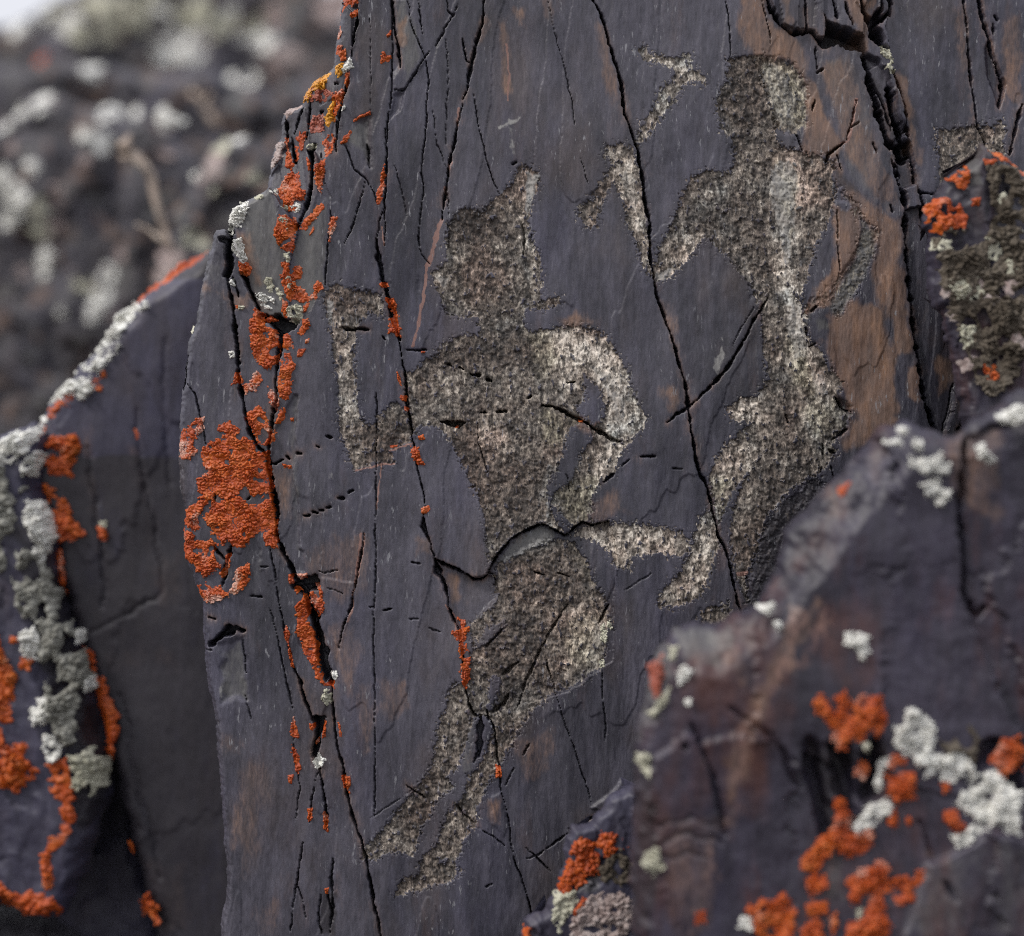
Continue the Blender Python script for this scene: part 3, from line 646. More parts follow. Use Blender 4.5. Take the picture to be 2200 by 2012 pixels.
    ("C1300,-60 C1290,60 C1240,110 C1200,130", 9, 85, 0), ("C1190,200 C1240,240 C1280,260", 9, 85, 0), ("C1310,390 C1340,470 C1370,580 C1390,720 C1420,860 C1440,980", 5, 80, 0), ("C1290,480 C1310,600 C1350,720 C1390,800", 10, 85, 0), ("C1440,980 C1475,1110 C1490,1220", 6, 65, 1), ("C1190,400 C1260,560 C1310,700", 4, 40, 1), ("C1300,850 C1330,960 C1360,1060", 3, 45, 1), ("C1200,760 C1220,830", 2.6, 28, 1),
    ("C830,0 C840,150", 3.5, 50, 0), ("C930,80 C950,160", 4, 50, 1), ("C980,0 C1000,110", 4, 55, 1), ("C1040,20 C1080,140", 4, 55, 1), ("C1120,0 C1160,110 C1220,170", 4, 60, 0), ("C1240,0 C1240,60", 5, 65, 0),
    ("F1500,690 F1530,780 F1555,850", 6, 75, 1), ("F1690,620 F1700,700 F1690,800 F1640,860", 11, 85, 1), ("F1650,560 F1620,700 F1580,850", 1.8, 26, 0),
    ("C1690,-60 C1720,160 C1735,380 C1760,560 C1775,680 C1815,770", 2.4, 34, 0), ("C1770,-60 C1800,90 C1835,200 C1870,330", 5, 44, 1), ("C1875,330 C1912,440 C1912,520 C1890,580", 5, 50, 1), ("C2016,560 C1980,700 C1945,830", 4, 40, 0), ("C1460,1042 C1520,1050 C1590,1045", 6.5, 65, 0), ("C1870,80 C1880,100", 4, 30, 0), ("C1860,120 C1862,180", 3.2, 28, 1),
    ("C400,0 C420,100 C430,300 C415,330", 1.3, 16, 1), ("C600,0 C640,160 C650,240", 1.2, 14, 1), ("C890,250 C905,380", 1.6, 18, 1), ("C900,390 C930,370", 2.4, 28, 0), ("C890,530 C870,600", 2.2, 24, 1), ("C945,880 C960,830 C1000,800 C1050,770", 4.2, 46, 1), ("C1060,760 C1080,660 C1110,540", 2.0, 24, 0), ("C1080,690 C1130,660", 1.6, 16, 1), ("C1005,1130 C1005,1300 C1020,1480", 1.6, 16, 1), ("C1005,830 C1025,930", 1.8, 20, 1), ("C780,720 C820,820", 2.2, 24, 1), ("C860,1690 C895,1660", 3, 26, 1), ("C1300,1105 C1310,1150", 2.5, 26, 1),
    ("F830,260 F840,310", 3, 30, 1), ("F850,370 F890,350", 4, 30, 1), ("F1000,640 F1040,700 F1085,715", 3.4, 44, 1), ("F1060,810 F980,870", 2.6, 28, 1), ("F930,880 F930,1000 F920,1040", 2.4, 30, 1), ("F960,920 F1000,940", 4.5, 40, 1), ("F975,1010 F990,1100", 1.8, 18, 1), ("F730,740 F740,780", 5, 34, 0), ("F110,1030 F165,1028", 1.5, 18, 1), ("F-10,960 F20,955", 3, 30, 1), ("I480,20 I495,60", 3, 34, 1),
    ("F0,1590 F-150,1690", 1.0, 8, 1), ("X2080,600 X2075,760", 2, 18, 1),
]
HC = np.zeros(R.X.shape, f4); HALO = np.full(R.X.shape, 99, f4)
holes_ = [("N75,195 N130,215 N185,250 N250,265 N330,300 N400,320 N415,480 N330,450 N250,440 N190,370 N110,360 N90,410 N30,418 N0,400 N-10,330 N10,340 N50,330", 95),
          ("N420,570 N460,650 N520,900 N600,1130 N650,1260 N720,1290 N790,1250 N840,1400 N760,1450 N740,1370 N630,1340 N560,1180 N500,960 N420,760", 90),
          ("N620,900 N650,880 N720,1080 N780,1180 N760,1230 N720,1190 N690,1100", 95), ("N430,190 N560,260 N600,420 N540,400 N450,300", 90), ("N620,0 N662,0 N655,130 N625,110", 80), ("N350,10 N380,60 N430,140 N470,170 N490,120 N540,80 N560,180 N500,260 N430,220 N370,130", 70),
          ("N680,660 N720,760 N770,960 N780,1080 N760,960 N700,800", 70), ("J560,600 J625,600 J640,760 J650,900 J595,990 J545,990 J575,900 J560,700", 75), ("J500,600 J560,590 J600,640 J560,660 J510,640", 30),
          ("L490,1600 L545,1590 L575,1700 L560,1844 L530,1844 L525,1720", 80), ("L300,1440 L330,1560 L375,1740 L330,1740 L310,1600", 60),
          ("J930,1375 J1000,1400 J1080,1375 J1150,1400 J1210,1425 J1290,1435 J1280,1490 J1200,1540 J1150,1560 J1090,1570 J1040,1490", 85),
          ("Q130,70 Q210,20 Q330,20 Q380,60 Q380,130 Q300,140 Q300,200 Q320,300 Q340,430 Q400,560 Q430,700 Q500,900 Q500,1000 Q440,1040 Q400,900 Q370,760 Q350,560 Q290,400 Q260,220 Q180,140", 85),
          ("G1690,605 G1755,600 G1760,640 G1735,700 G1720,800 G1740,860 G1700,860 G1690,780 G1710,700", 80)]
for s, dep in holes_:
    pts = P(s); w = R.win(pts, 12)
    HC[w] = np.maximum(HC[w], dep * ss(1.5, -3.0, sdf(pts, WX[w], WY[w])))
CX1, CY1 = R.X + .85 * wx, R.Y + .85 * wy
for ci, (s, wd, dep, taper) in enumerate(cracks):
    wd = wd * .72 if wd < 2.3 else (wd * .78 if len(s) < 30 else wd)
    pts = P(s)
    L = np.concatenate([[0], np.cumsum(np.hypot(*np.diff(pts, axis=0).T))])
    for i in range(len(pts) - 1):
        w = R.win(pts[i:i + 2], wd * 1.6 + 22)
        if w is None: continue
        d2, t = seg_d2(CX1[w], CY1[w], pts[i], pts[i + 1])
        d = np.sqrt(d2); t = (L[i] + t * (L[i + 1] - L[i]))
        we = wd * (.60 + .85 * gn(t / 30, t * 0 + ci * 7.3, 41) + .45 * gn(t / 9, t * 0 + ci * 3.1, 42))
        we = np.maximum(we, -.4 if wd < 2.3 else (.3 if wd < 3.4 else wd * .38))
        if taper:
            u = t / L[-1]; we = we * np.clip(np.minimum(u, 1 - u) * 5 + .12, 0, 1)
        pr = np.clip((we + .6 - d) / np.clip(we * .5, .9, 2.0), 0, 1)
        HC[w] = np.maximum(HC[w], dep * pr)
        if wd > 1.9: HALO[w] = np.minimum(HALO[w], d - we)
# chipped lips along the cracks
H -= 1.5 * np.exp(-np.clip(HALO, 0, 99) / 4.0)
R.F = H.copy()                    # what crusts grow on (cracks bridged)
R.F -= .30 * HC
R.H = H - HC
R.sd = sd_out

# ---- stains, breaks and dust of the stone, and some shade put into its colour
def soft(polys, blur=14, amp=16, sc_=40, seed=50):
    o = np.zeros(R.X.shape, f4)
    for p in polys:
        v = 1.0
        if isinstance(p, tuple): p, v = p
        pts = P(p); w = R.win(pts, blur * 2 + amp * 2)
        s = sdf(pts, R.X[w], R.Y[w]) + amp * fbm(R.X[w] / sc_, R.Y[w] / (sc_ * 1.8), seed, 3)
        o[w] = np.maximum(o[w], v * ss(blur, -blur, s))
    return o
rust = soft([
    ("C480,-40 C620,-40 C680,130 C760,200 C820,300 C830,340 C790,350 C700,310 C560,300 C500,260", .62),
    ("C640,180 C740,200 C820,300 C880,440 C930,560 C980,700 C1020,800 C1000,840 C930,850 C830,830 C850,700 C850,480 C780,340 C680,290", .80),
    ("C800,310 C850,380 C900,480 C960,640 C1010,780 C970,780 C920,640 C870,500 C820,400", 1.0),
    ("C1000,1130 C1090,1130 C1140,1230 C1120,1340 C1060,1430 C1010,1520 C960,1640 C830,1700 C880,1600 C960,1500 C1005,1300", .85),
    ("C990,850 C1080,960 C1130,1030 C1200,1100 C1280,1160 C1340,1170 C1320,1240 C1220,1260 C1140,1180 C1040,1090 C990,1000", .55),
    ("F1310,200 F1360,220 F1400,300 F1390,400 F1340,400", .8), ("F940,200 F1100,120 F1250,160 F1320,420 F1300,760 F1150,840 F1060,640 F960,440", .74), ("F1080,760 F1250,700 F1330,760 F1200,900 F1060,900", .6), ("C900,380 C1060,300 C1300,1000 C1340,1140 C1200,1060 C1040,800", .42), ("C1200,1180 C1350,1180 C1370,1700 C1250,1764 C1180,1500", .58), ("F1190,400 F1290,380 F1330,560 F1340,720 F1220,760 F1180,620", .66), ("F1390,480 F1420,480 F1420,640 F1380,640", .8), ("F1560,430 F1640,430 F1640,600 F1560,640", .7), ("F1080,500 F1200,560 F1180,760 F1060,700", .5), ("F920,330 F1200,250 F1280,400 F1150,560 F980,450", .42),
    ("C1330,400 C1380,440 C1420,600 C1440,860 C1410,760 C1380,600", .66), ("C1060,0 C1200,0 C1200,110 C1150,170 C1080,140", .75), ("C700,0 C750,0 C760,110 C720,120", .8), ("C1040,180 C1160,160 C1160,260 C1080,230", .6),
    ("F60,600 F150,560 F180,670 F120,700", .5), ("F40,100 F80,120 F190,560 F150,560", .42), ("B1440,60 B1500,140 B1600,560 B1640,700 B1590,640 B1500,300", .42),
    ("B380,120 B420,130 B440,240 B400,260", .7), ("B860,100 B900,90 B880,190 B830,240", .5), ("B930,120 B960,120 B990,340 B985,480 B960,420", .55), ("B1160,0 B1200,0 B1220,120 B1180,100", .4), ("B1040,60 B1080,60 B1070,140 B1040,140", .4),
    ("E1270,220 E1360,180 E1470,220 E1440,260 E1300,262", .55), ("E1370,780 E1450,800 E1480,800 E1450,860 E1400,830", .55), ("E1430,1200 E1600,1130 E1620,1260 E1450,1300", .32),
    ("J330,1080 J400,1050 J560,1120 J560,1200 J380,1180", .6), ("J650,520 J760,560 J860,900 J900,1050 J780,900 J700,700", .62), ("J660,1180 J780,1200 J760,1300 J680,1290", .6),
    ("E660,1600 E720,1620 E740,1740 E680,1760", .6), ("E500,1400 E560,1400 E580,1500 E520,1480", .45), ("H860,1040 H930,1060 H960,1200 H900,1200", .38), ("H180,400 H250,430 H250,780 H200,820", .3), ("H280,400 H420,420 H460,560 H330,640", .28),
    ("G1200,700 G1280,650 G1300,820 G1220,800", .3), ("G1300,900 G1420,780 G1460,1050 G1400,1300 G1300,1500 G1260,1200", .22), ("G1400,1640 G1500,1600 G1480,1794 G1380,1794", .2), ("D1480,1050 D1560,1000 D1580,1300 D1520,1350", .35), ("D1660,1500 D1900,1340 D1940,1600 D1700,1764", .24), ("E40,1380 E230,1400 E230,1700 E0,1760", .28), ("H1020,740 H1230,660 H1220,900 H1080,960", .26), ("C1640,40 C1700,40 C1730,400 C1700,400", .3), ("C1900,100 C2016,60 C2016,560 C1930,500", .38),
    ("H0,100 H120,90 H200,260 H120,500", .3),
])
rust = np.clip(rust * 1.45, 0, 1.2)
halo = np.exp(-np.clip(HALO - 1, 0, 99) / 9.0) * ss(.05, .5, .25 + fbm(R.X / 60, R.Y / 90, 57, 2))
rust = np.maximum(rust, .46 * halo * (1 - PK) * (HC < 12))
grey = soft([
    ("J600,300 J740,220 J1000,110 J1090,250 J1070,500 J1150,740 J1170,900 J1190,1380 J930,1370 J800,1060 J760,760 J740,500", .8),
    ("J1250,700 J1310,520 J1500,300 J1600,170 J1610,320 J1560,700 J1550,1040 J1390,1400 J1250,1240", .7),
    ("B365,10 B440,0 B460,110 B500,240 B500,330 B440,440 B410,360 B400,260", .75), ("B110,740 B170,670 B235,640 B235,880 B200,820", .7),
    ("G1185,270 G1220,300 G1192,345 G1228,400 G1200,450 G1218,500 G1180,540 G1240,505 G1300,500 G1338,516 G1318,400 G1328,330 G1300,195 G1235,240", .62), ("C560,310 C700,330 C780,370 C835,470 C835,690 C760,690 C690,650 C640,560 C590,420", .95),
    ("C640,640 C740,700 C790,720 C720,690 C660,690", .9), ("C690,840 C820,850 C930,860 C990,1000 C960,1200 C890,1300 C820,1400 C800,1540 C760,1560 C760,1300 C740,1100 C650,960", .8),
    ("C1150,1240 C1230,1260 C1180,1420 C1120,1560 C1000,1720 F900,60 F860,200 F830,250 F840,200 F880,120 C1000,1600 C1080,1430", .95), ("F880,220 F990,240 F1100,60 F1110,20 F1080,90 F980,280 F900,290", .8), ("F800,400 F900,380 F1020,560 F1000,640 F1050,800 F900,900 F830,700", .45),
    ("E900,1570 E1000,1440 E1130,1350 E1210,1352 E1240,1395 E1130,1440 E1050,1490 E930,1535", .8), ("E1260,260 E1420,270 E1540,360 E1640,560 E1600,620 E1450,470 E1240,420", .5), ("E1380,960 E1560,900 E1600,940 E1440,1160 E1420,1310 E1330,1330 E1250,1230 E1300,1140", .6),
    ("C900,380 C1060,280 C1130,420 C1200,700 C1280,1000 C1340,1120 C1280,1150 C1140,1040 C1040,900 C1040,700", .38), ("J330,830 J560,880 J560,1060 J420,1040 J370,980", .4), ("K1050,0 K1130,0 K1080,300 K1090,700 K1110,1300 K1080,1300 K1050,700 K1030,330", .45), ("K480,1430 K540,1420 K540,1560 K470,1600", .6), ("H760,640 H820,600 H800,900 H740,900", .4), ("C1460,40 C1600,20 C1620,640 C1450,700", .0001),
    ("K300,1600 K440,1400 K640,1400 K700,1300 K800,1300 K780,1700 K560,1750", .22),
], 9, 8, 26, 60)
dark = soft([  # dark stone, plus painted shade in the cleft, side face and leg edge
    ("F900,1080 F930,1110 F900,1230 F780,1350 F730,1500 F690,1650 F560,1764 F515,1764 F570,1480 F610,1330 F690,1225 F770,1170 F850,1090", .72), ("C420,310 C560,310 C640,560 C600,700 C560,720 C500,600 C420,440", .5),
    ("C700,380 C800,400 C830,520 C760,560 C690,470", .45), ("E600,380 E760,330 E820,400 E700,470 E560,480", .55), ("H900,560 H990,430 H1090,380 H1150,250 H1180,240 H1120,400 H1000,560 H930,590", .7), ("H790,90 H950,-10 H1000,40 H860,100 H800,160", .55), ("G1740,1560 G1820,1560 G1820,1794 G1720,1794", .7), ("C980,900 C1130,1020 C1200,1090 C1120,1060 C1000,1000", .6), ("C930,200 C1150,260 C1180,330 C1000,270", .7), ("C1170,380 C1250,440 C1330,740 C1260,700", .55), ("H280,1250 H420,1110 H480,1040 H540,980 H580,980 H480,1100 H330,1250 H230,1330", .55), ("E0,50 E290,70 E310,110 E160,110 E20,90", .5), ("B660,1150 B900,1120 B860,1260 B680,1300", .6), ("E700,1764 E560,1780 H720,60 H740,140 H700,90", .5), ("C1550,690 C1900,660 C1900,720 C1600,740", .55), ("A1600,560 A1690,520 A1800,420 A1840,0 A1930,0 A1900,200 A1850,560 A1690,800 A1560,1000 A1450,1000 A1500,650", .5),
], 8, 8, 22, 70)
# veins
def vein(lines):
    o = np.zeros(R.X.shape, f4)
    for s, wd in lines:
        pts = P(s); w = R.win(pts, wd * 3 + 6)
        d = line_d(pts, CX1[w], CY1[w]) + wd * .5 * fbm(R.X[w] / 14, R.Y[w] / 20, 77, 2)
        o[w] = np.maximum(o[w], ss(wd + 1, wd - 1.2, d))
    return o
pink = vein([("B625,1190 B600,1270 B570,1400 B555,1430", 4.6), ("B545,1440 B535,1560 B515,1660 B505,1764", 2.6), ("E535,90 E515,170 E490,280 E472,360", 3.0), ("B720,590 B715,680", 3), ("B675,880 B670,910 ", 4), ("B645,1020 B645,1040", 4),
             ("E210,1380 E200,1490 E175,1610", 1.6), ("E350,930 E420,905 E470,890", 2), ("E160,1035 E300,1005 E370,1000", 2), ("Q760,0 Q740,150 Q720,330 Q680,440", 2.4), ("B980,240 B990,400 B985,540", 2.0), ("B300,1230 B315,1330", 1.6), ("E300,1010 E295,1080 E270,1250", 1.6), ("C1110,535 C1090,640 C1070,760", 3), ("C1020,780 C1060,770", 2.5), ("F480,1600 F510,1590", 5),
             ("H700,180 H700,60 H650,0", 2), ("D1955,1380 D1940,1500 D1920,1640", 2.4)])
pale = soft([("C590,330 C680,330 C740,420 C790,560 C780,680 C700,680 C650,560", .42), ("C690,860 C770,870 C800,960 C780,1100 C790,1200 C750,1240 C760,1400 C730,1500 C700,1300 C650,1100 C640,960", .55), ("F720,120 F800,130 F820,260 F840,420 F780,440 F730,300", .5), ("F860,480 F940,520 F960,640 F880,640", .45), ("E1420,460 E1560,520 E1640,700 E1600,800 E1560,760 E1500,560", .45), ("C20,1480 C120,1440 C110,1500 C20,1530", .6), ("E1150,1240 E1205,1100 E1230,1010 E1200,1000 E1150,1150", .4), ("H1440,60 H1530,100 H1500,280 H1430,330", .4), ("B1600,900 B1680,960 B1720,1150 B1660,1150 B1610,1020", .4), ("E940,1540 E1040,1470 E1140,1420 E1200,1400 E1230,1410 E1060,1490", .75), ("B990,650 B1050,640 B1040,660 B940,695", .8), ("B985,680 B1010,700 B1025,840 B1005,840", .5), ("B1690,262 B1720,255 B1730,300 B1695,290", .6), ("E1200,1180 E1215,1300 E1190,1290", .8), ("E1290,840 E1330,800 E1260,960 E1230,1050", .6), ("B1090,930 B1150,950 B1130,1050 B1090,1180 B1080,1100", .85), ("F330,430 F380,370 F400,430 F350,530", .55), ("F370,300 F385,330", .7), ("C640,900 C760,1000 C760,1100 C680,1080", .7), ("E0,100 E40,120 E30,250 E0,200", .7), ("D1770,130 D1800,160 D1790,220 D1760,200", .6), ("D1790,1040 D1810,1050 D1800,1085 D1780,1080", .6), ("B600,1480 B680,1500 B640,1560 B580,1510", .5), ("E1480,560 E1640,500 E1650,600 E1560,700", .35), ("A1665,1050 A1700,1060 A1690,1100 A1670,1110", .5), ("G1190,440 G1205,440 G1200,500 G1190,500", .6), ("C1380,0 C1390,0 C1400,40", .3)], 5, 5, 12, 80)
rim = np.zeros(R.X.shape, f4)
light = soft([("E1180,270 E1300,265 E1430,265 E1560,370 E1650,560 E1740,750 E1640,880 E1560,1040 E1440,1170 E1400,1120 E1500,900 E1520,760 E1480,560 E1380,480 E1300,640 E1230,500", 1.0), ("B1680,262 B1880,320 B1980,290 C290,420 C290,462 C180,462 C0,705 B1690,800 B1690,735 B1880,425", .7),
    ("E1340,1385 E1400,1345 E1600,1320 E1830,1350 E1975,1420 E1920,1500 E1640,1570 E1560,1540", .8), ("F255,1310 F310,1250 F365,1400 F290,1640 F150,1770 F40,1775 F150,1590", .8), ("B1520,790 B1672,840 B1735,1180 B1765,1490 B1690,1320 B1610,1080 B1560,980 B1540,870", .8),
    ("C640,850 C780,830 C860,1000 C800,1200 C760,1300 C770,1500 C830,1640 F820,90 F860,300 F900,500 F980,640 F900,900 F780,700 F760,400 F700,100 C640,1100", .9), ("F440,640 F600,620 F600,760 F440,765", .9), ("F400,900 F560,830 F600,920 F420,1160 F340,1200 F320,1080", .8), ("B1090,910 B1160,940 B1130,1080 B1090,1200 B1150,1340 B1165,1560 B1120,1560 B1090,1300 B1040,1150", .9),
    ("E20,250 E110,240 E160,640 E200,780 E120,900 E70,640", .6), ("B575,1470 B650,1430 B660,1560 B580,1540", .6), ("H1300,0 H1520,60 H1480,330 H1300,380", .7), ("C600,300 C720,330 C830,480 C830,680 C720,680 C640,560", .5), ("F560,1000 F640,930 F560,1240 F470,1500 F430,1300", .2), ("C20,1470 C220,1240 C280,1290 C120,1520", .7), ("H230,1340 H400,1250 H500,1180 H490,1340 H300,1360", .4), ("E600,480 E760,560 E740,640 E560,640", .4), ("E830,780 E960,800 E940,960 E840,900", .6), ("H600,680 H740,560 H730,760 H620,880", .5), ("H1300,500 H1500,430", 0)][:-1], 18, 18, 34, 101)
brown = soft([("F905,1085 F935,1110 F900,1230 F780,1350 F690,1650 F560,1790 F522,1790 F612,1330 F770,1170", 1.0), ("B660,1140 B930,1100 B940,1240 B700,1320", 1.0), ("E540,400 E820,330 E840,460 E600,500", .9), ("C420,320 C560,310 C600,480 C640,620 C480,760 C350,600", .8), ("E700,900 E900,1000 E1190,1000 E1180,1300 E900,1450 E830,1200", .6), ("H800,100 H1100,0 H1180,200 H1040,560 H900,560 H860,300", .8), ("H180,1390 H400,1130 H640,700 H780,560 H780,760 H500,1340", .55), ("H560,1300 H740,1200 H640,1440 H400,1560", .6), ("E170,820 E450,740 E460,880 E340,1000 E160,1000", .6), ("F560,1060 F800,1000 F740,1150 F600,1330 F520,1720 F480,1500", .8), ("E850,300 E1060,200 E1070,440 E860,420", .5), ("E0,40 E290,80 E240,180 E40,150", .6), ("E930,1540 E1340,1450 E1400,1764 E960,1764", .5), ("C420,1000 C600,1100 C620,1500 C480,1400", .5)], 20, 20, 40, 103)
yel = soft([("C680,900 C780,950 C760,1250 C680,1100", .8), ("F740,300 F860,400 F860,640 F760,560", .8), ("E1180,700 E1350,760 E1280,900 E1180,860", .8), ("E1230,1120 E1440,1080 E1420,1310 E1300,1280", .9), ("E1100,280 E1200,260 E1260,420 E1160,600", .6), ("H1280,60 H1500,60 H1480,300 H1300,360", .5), ("E1340,1450 E1460,1560 E1440,1700", .6), ("F820,700 F1000,640 F1040,820 F860,860", .6), ("C565,305 C770,350 C842,480 C840,690 C700,700 C600,430", .8), ("C990,1000 C1230,1260 C1010,1710 F835,190 C1080,1430 C1140,1240", .8), ("F340,1080 F420,1100 F380,1330", .9)], 16, 16, 40, 104)
R.at['mc'] = (light, brown, yel)
R.at['ma'] = (PK, rust, grey)
R.at['mb'] = (pink, dark, pale)

# ---- split into slabs and pecked figures, all children of one rock
base = world_of(1250, CY + GROUND, 60)
rock = bpy.data.objects.new("standing_rock", None); COL.objects.link(rock); rock.location = base
tag(rock, "tall standing slate rock with pecked human figures and orange lichen in its cracks", "rock")
cells = (sd_out[:-1, :-1] + sd_out[1:, :-1] + sd_out[:-1, 1:] + sd_out[1:, 1:]) < 0
R.snap(cells, sd_out)
cp = PID[:-1, :-1]; ck = PKID[:-1, :-1]
main_label = "broad central slab with the torso of the tall pecked figure"
for i in range(len(pieces) + 1):
    o = R.mesh("rock_slab", cells & (cp == i) & (ck == 0), M_face, base, cells, 420)
    if o:
        child(o, rock); o['label'] = pieces[i - 1][0] if i else main_label
for i, pk in enumerate(pecks):
    o = R.mesh("flake_scar" if "scar" in pk[0] else "pecked_figure", cells & (ck == i + 1), M_face, base, cells, 420)
    if o: child(o, rock); o['label'] = pk[0]

# the foot of the rock below the picture, down into the ground
RB = Relief(320, 2270, 2110, CY + GROUND + 60, 15.0, 0.0)
RB.sd = sdf(P("X456,2000 X430,2400 X380,2900 X2400,2900 X2400,2000"), RB.X, RB.Y)
RB.H = (R.sample(RB.X, RB.Y * 0 + 2128) - 6 + 14 * (fbm(RB.X / 200, RB.Y / 260, 15, 3) - fbm(RB.X / 200, RB.Y * 0 + 2128 / 260, 15, 3)) - 26 * np.clip(1 + RB.sd / 16, 0, 3)).astype(f4)
z_ = np.zeros_like(RB.X)
RB.at = {'ma': (z_, z_, z_), 'mb': (z_, z_, z_), 'mc': (z_, z_, z_)}
o = RB.mesh("rock_foot", RB.sd[:-1, :-1] < 0, M_face, base, None, 420)
child(o, rock)
# ------------------------------------------------------------------ the other rocks: same kind of relief, each at its own depth
def bottom(d0):
    return CY + GROUND / ((DIST + d0) / DIST) + 30

def make_rock(name, label, outline, d0, step, mat, seed, bevel=60, drop=70, big=14, mid=5, fac=8, fc=120, jag=3.0, extra=None, skirt=420, group=None):
    pts = P(outline)
    r = Relief(pts[:, 0].min() - 6 * step, pts[:, 0].max() + 6 * step, pts[:, 1].min() - 6 * step, pts[:, 1].max() + 6 * step, step, d0)
    q = step / 4.0
    ax = jag * q * (2 * fbm(r.X / (40 * q), r.Y / (40 * q), seed, 3)); ay = jag * q * 2 * fbm(r.X / (40 * q), r.Y / (40 * q), seed + 3, 3)
    r.WX, r.WY = r.X + ax, r.Y + ay
    sd = sdf(pts, r.WX, r.WY)
    e = np.clip(-sd / bevel, -.3, 1)
    H = -drop * (1 - e) ** 2
    H += big * fbm(r.X / 330, r.Y / 420, seed + 5, 3) + mid * fbm(r.X / 70, r.Y / 150, seed + 6, 3) + .22 * mid * fbm(r.X / 16, r.Y / 26, seed + 7, 2)
    if fac: H += fac * facets((r.X + 3 * ax) / fc, (r.Y + 3 * ay) / (fc * 1.5), seed + 8, .8)
    r.sd = sd; r.H = H.astype(f4); r.F = r.H
    z = np.zeros_like(r.X)
    r.at = {'ma': [z, z.copy(), z.copy()], 'mb': [z.copy(), z.copy(), z.copy()]}
    if extra: extra(r)
    r.F = r.H if r.F is H else r.F
    c = (sd[:-1, :-1] + sd[1:, :-1] + sd[:-1, 1:] + sd[1:, 1:]) < 0
    r.snap(c, sd)
    m = pts.mean(0)
    o = r.mesh(name, c, mat, world_of(m[0], bottom(d0) - 30, d0, -80), c, skirt)
    tag(o, label, "rock" if 'boulder' not in name else "boulder", group)
    r.o = o
    return r

def rmask(r, polys, blur, amp, scl, seed):
    o = np.zeros(r.X.shape, f4)
    for p in polys:
        v = 1.0
        if isinstance(p, tuple): p, v = p
        s = sdf(P(p), r.X, r.Y) + amp * fbm(r.X / scl, r.Y / (scl * 1.5), seed, 3)
        o = np.maximum(o, v * ss(blur, -blur, s))
    return o.astype(f4)

def groove(r, s, wd, dep, soft_=.6):
    d = line_d(P(s), r.WX, r.WY)
    r.H = r.H - (dep * np.clip((wd - d) / (wd * soft_), 0, 1)).astype(f4)

def plane_cut(r, x, y, ang, slope):
    """a broken facet: everything on the far side of the line falls away from the camera"""
    t = (r.WX - x) * math.cos(ang) + (r.WY - y) * math.sin(ang)
    r.H = (r.H - slope * np.clip(t, 0, 400)).astype(f4)

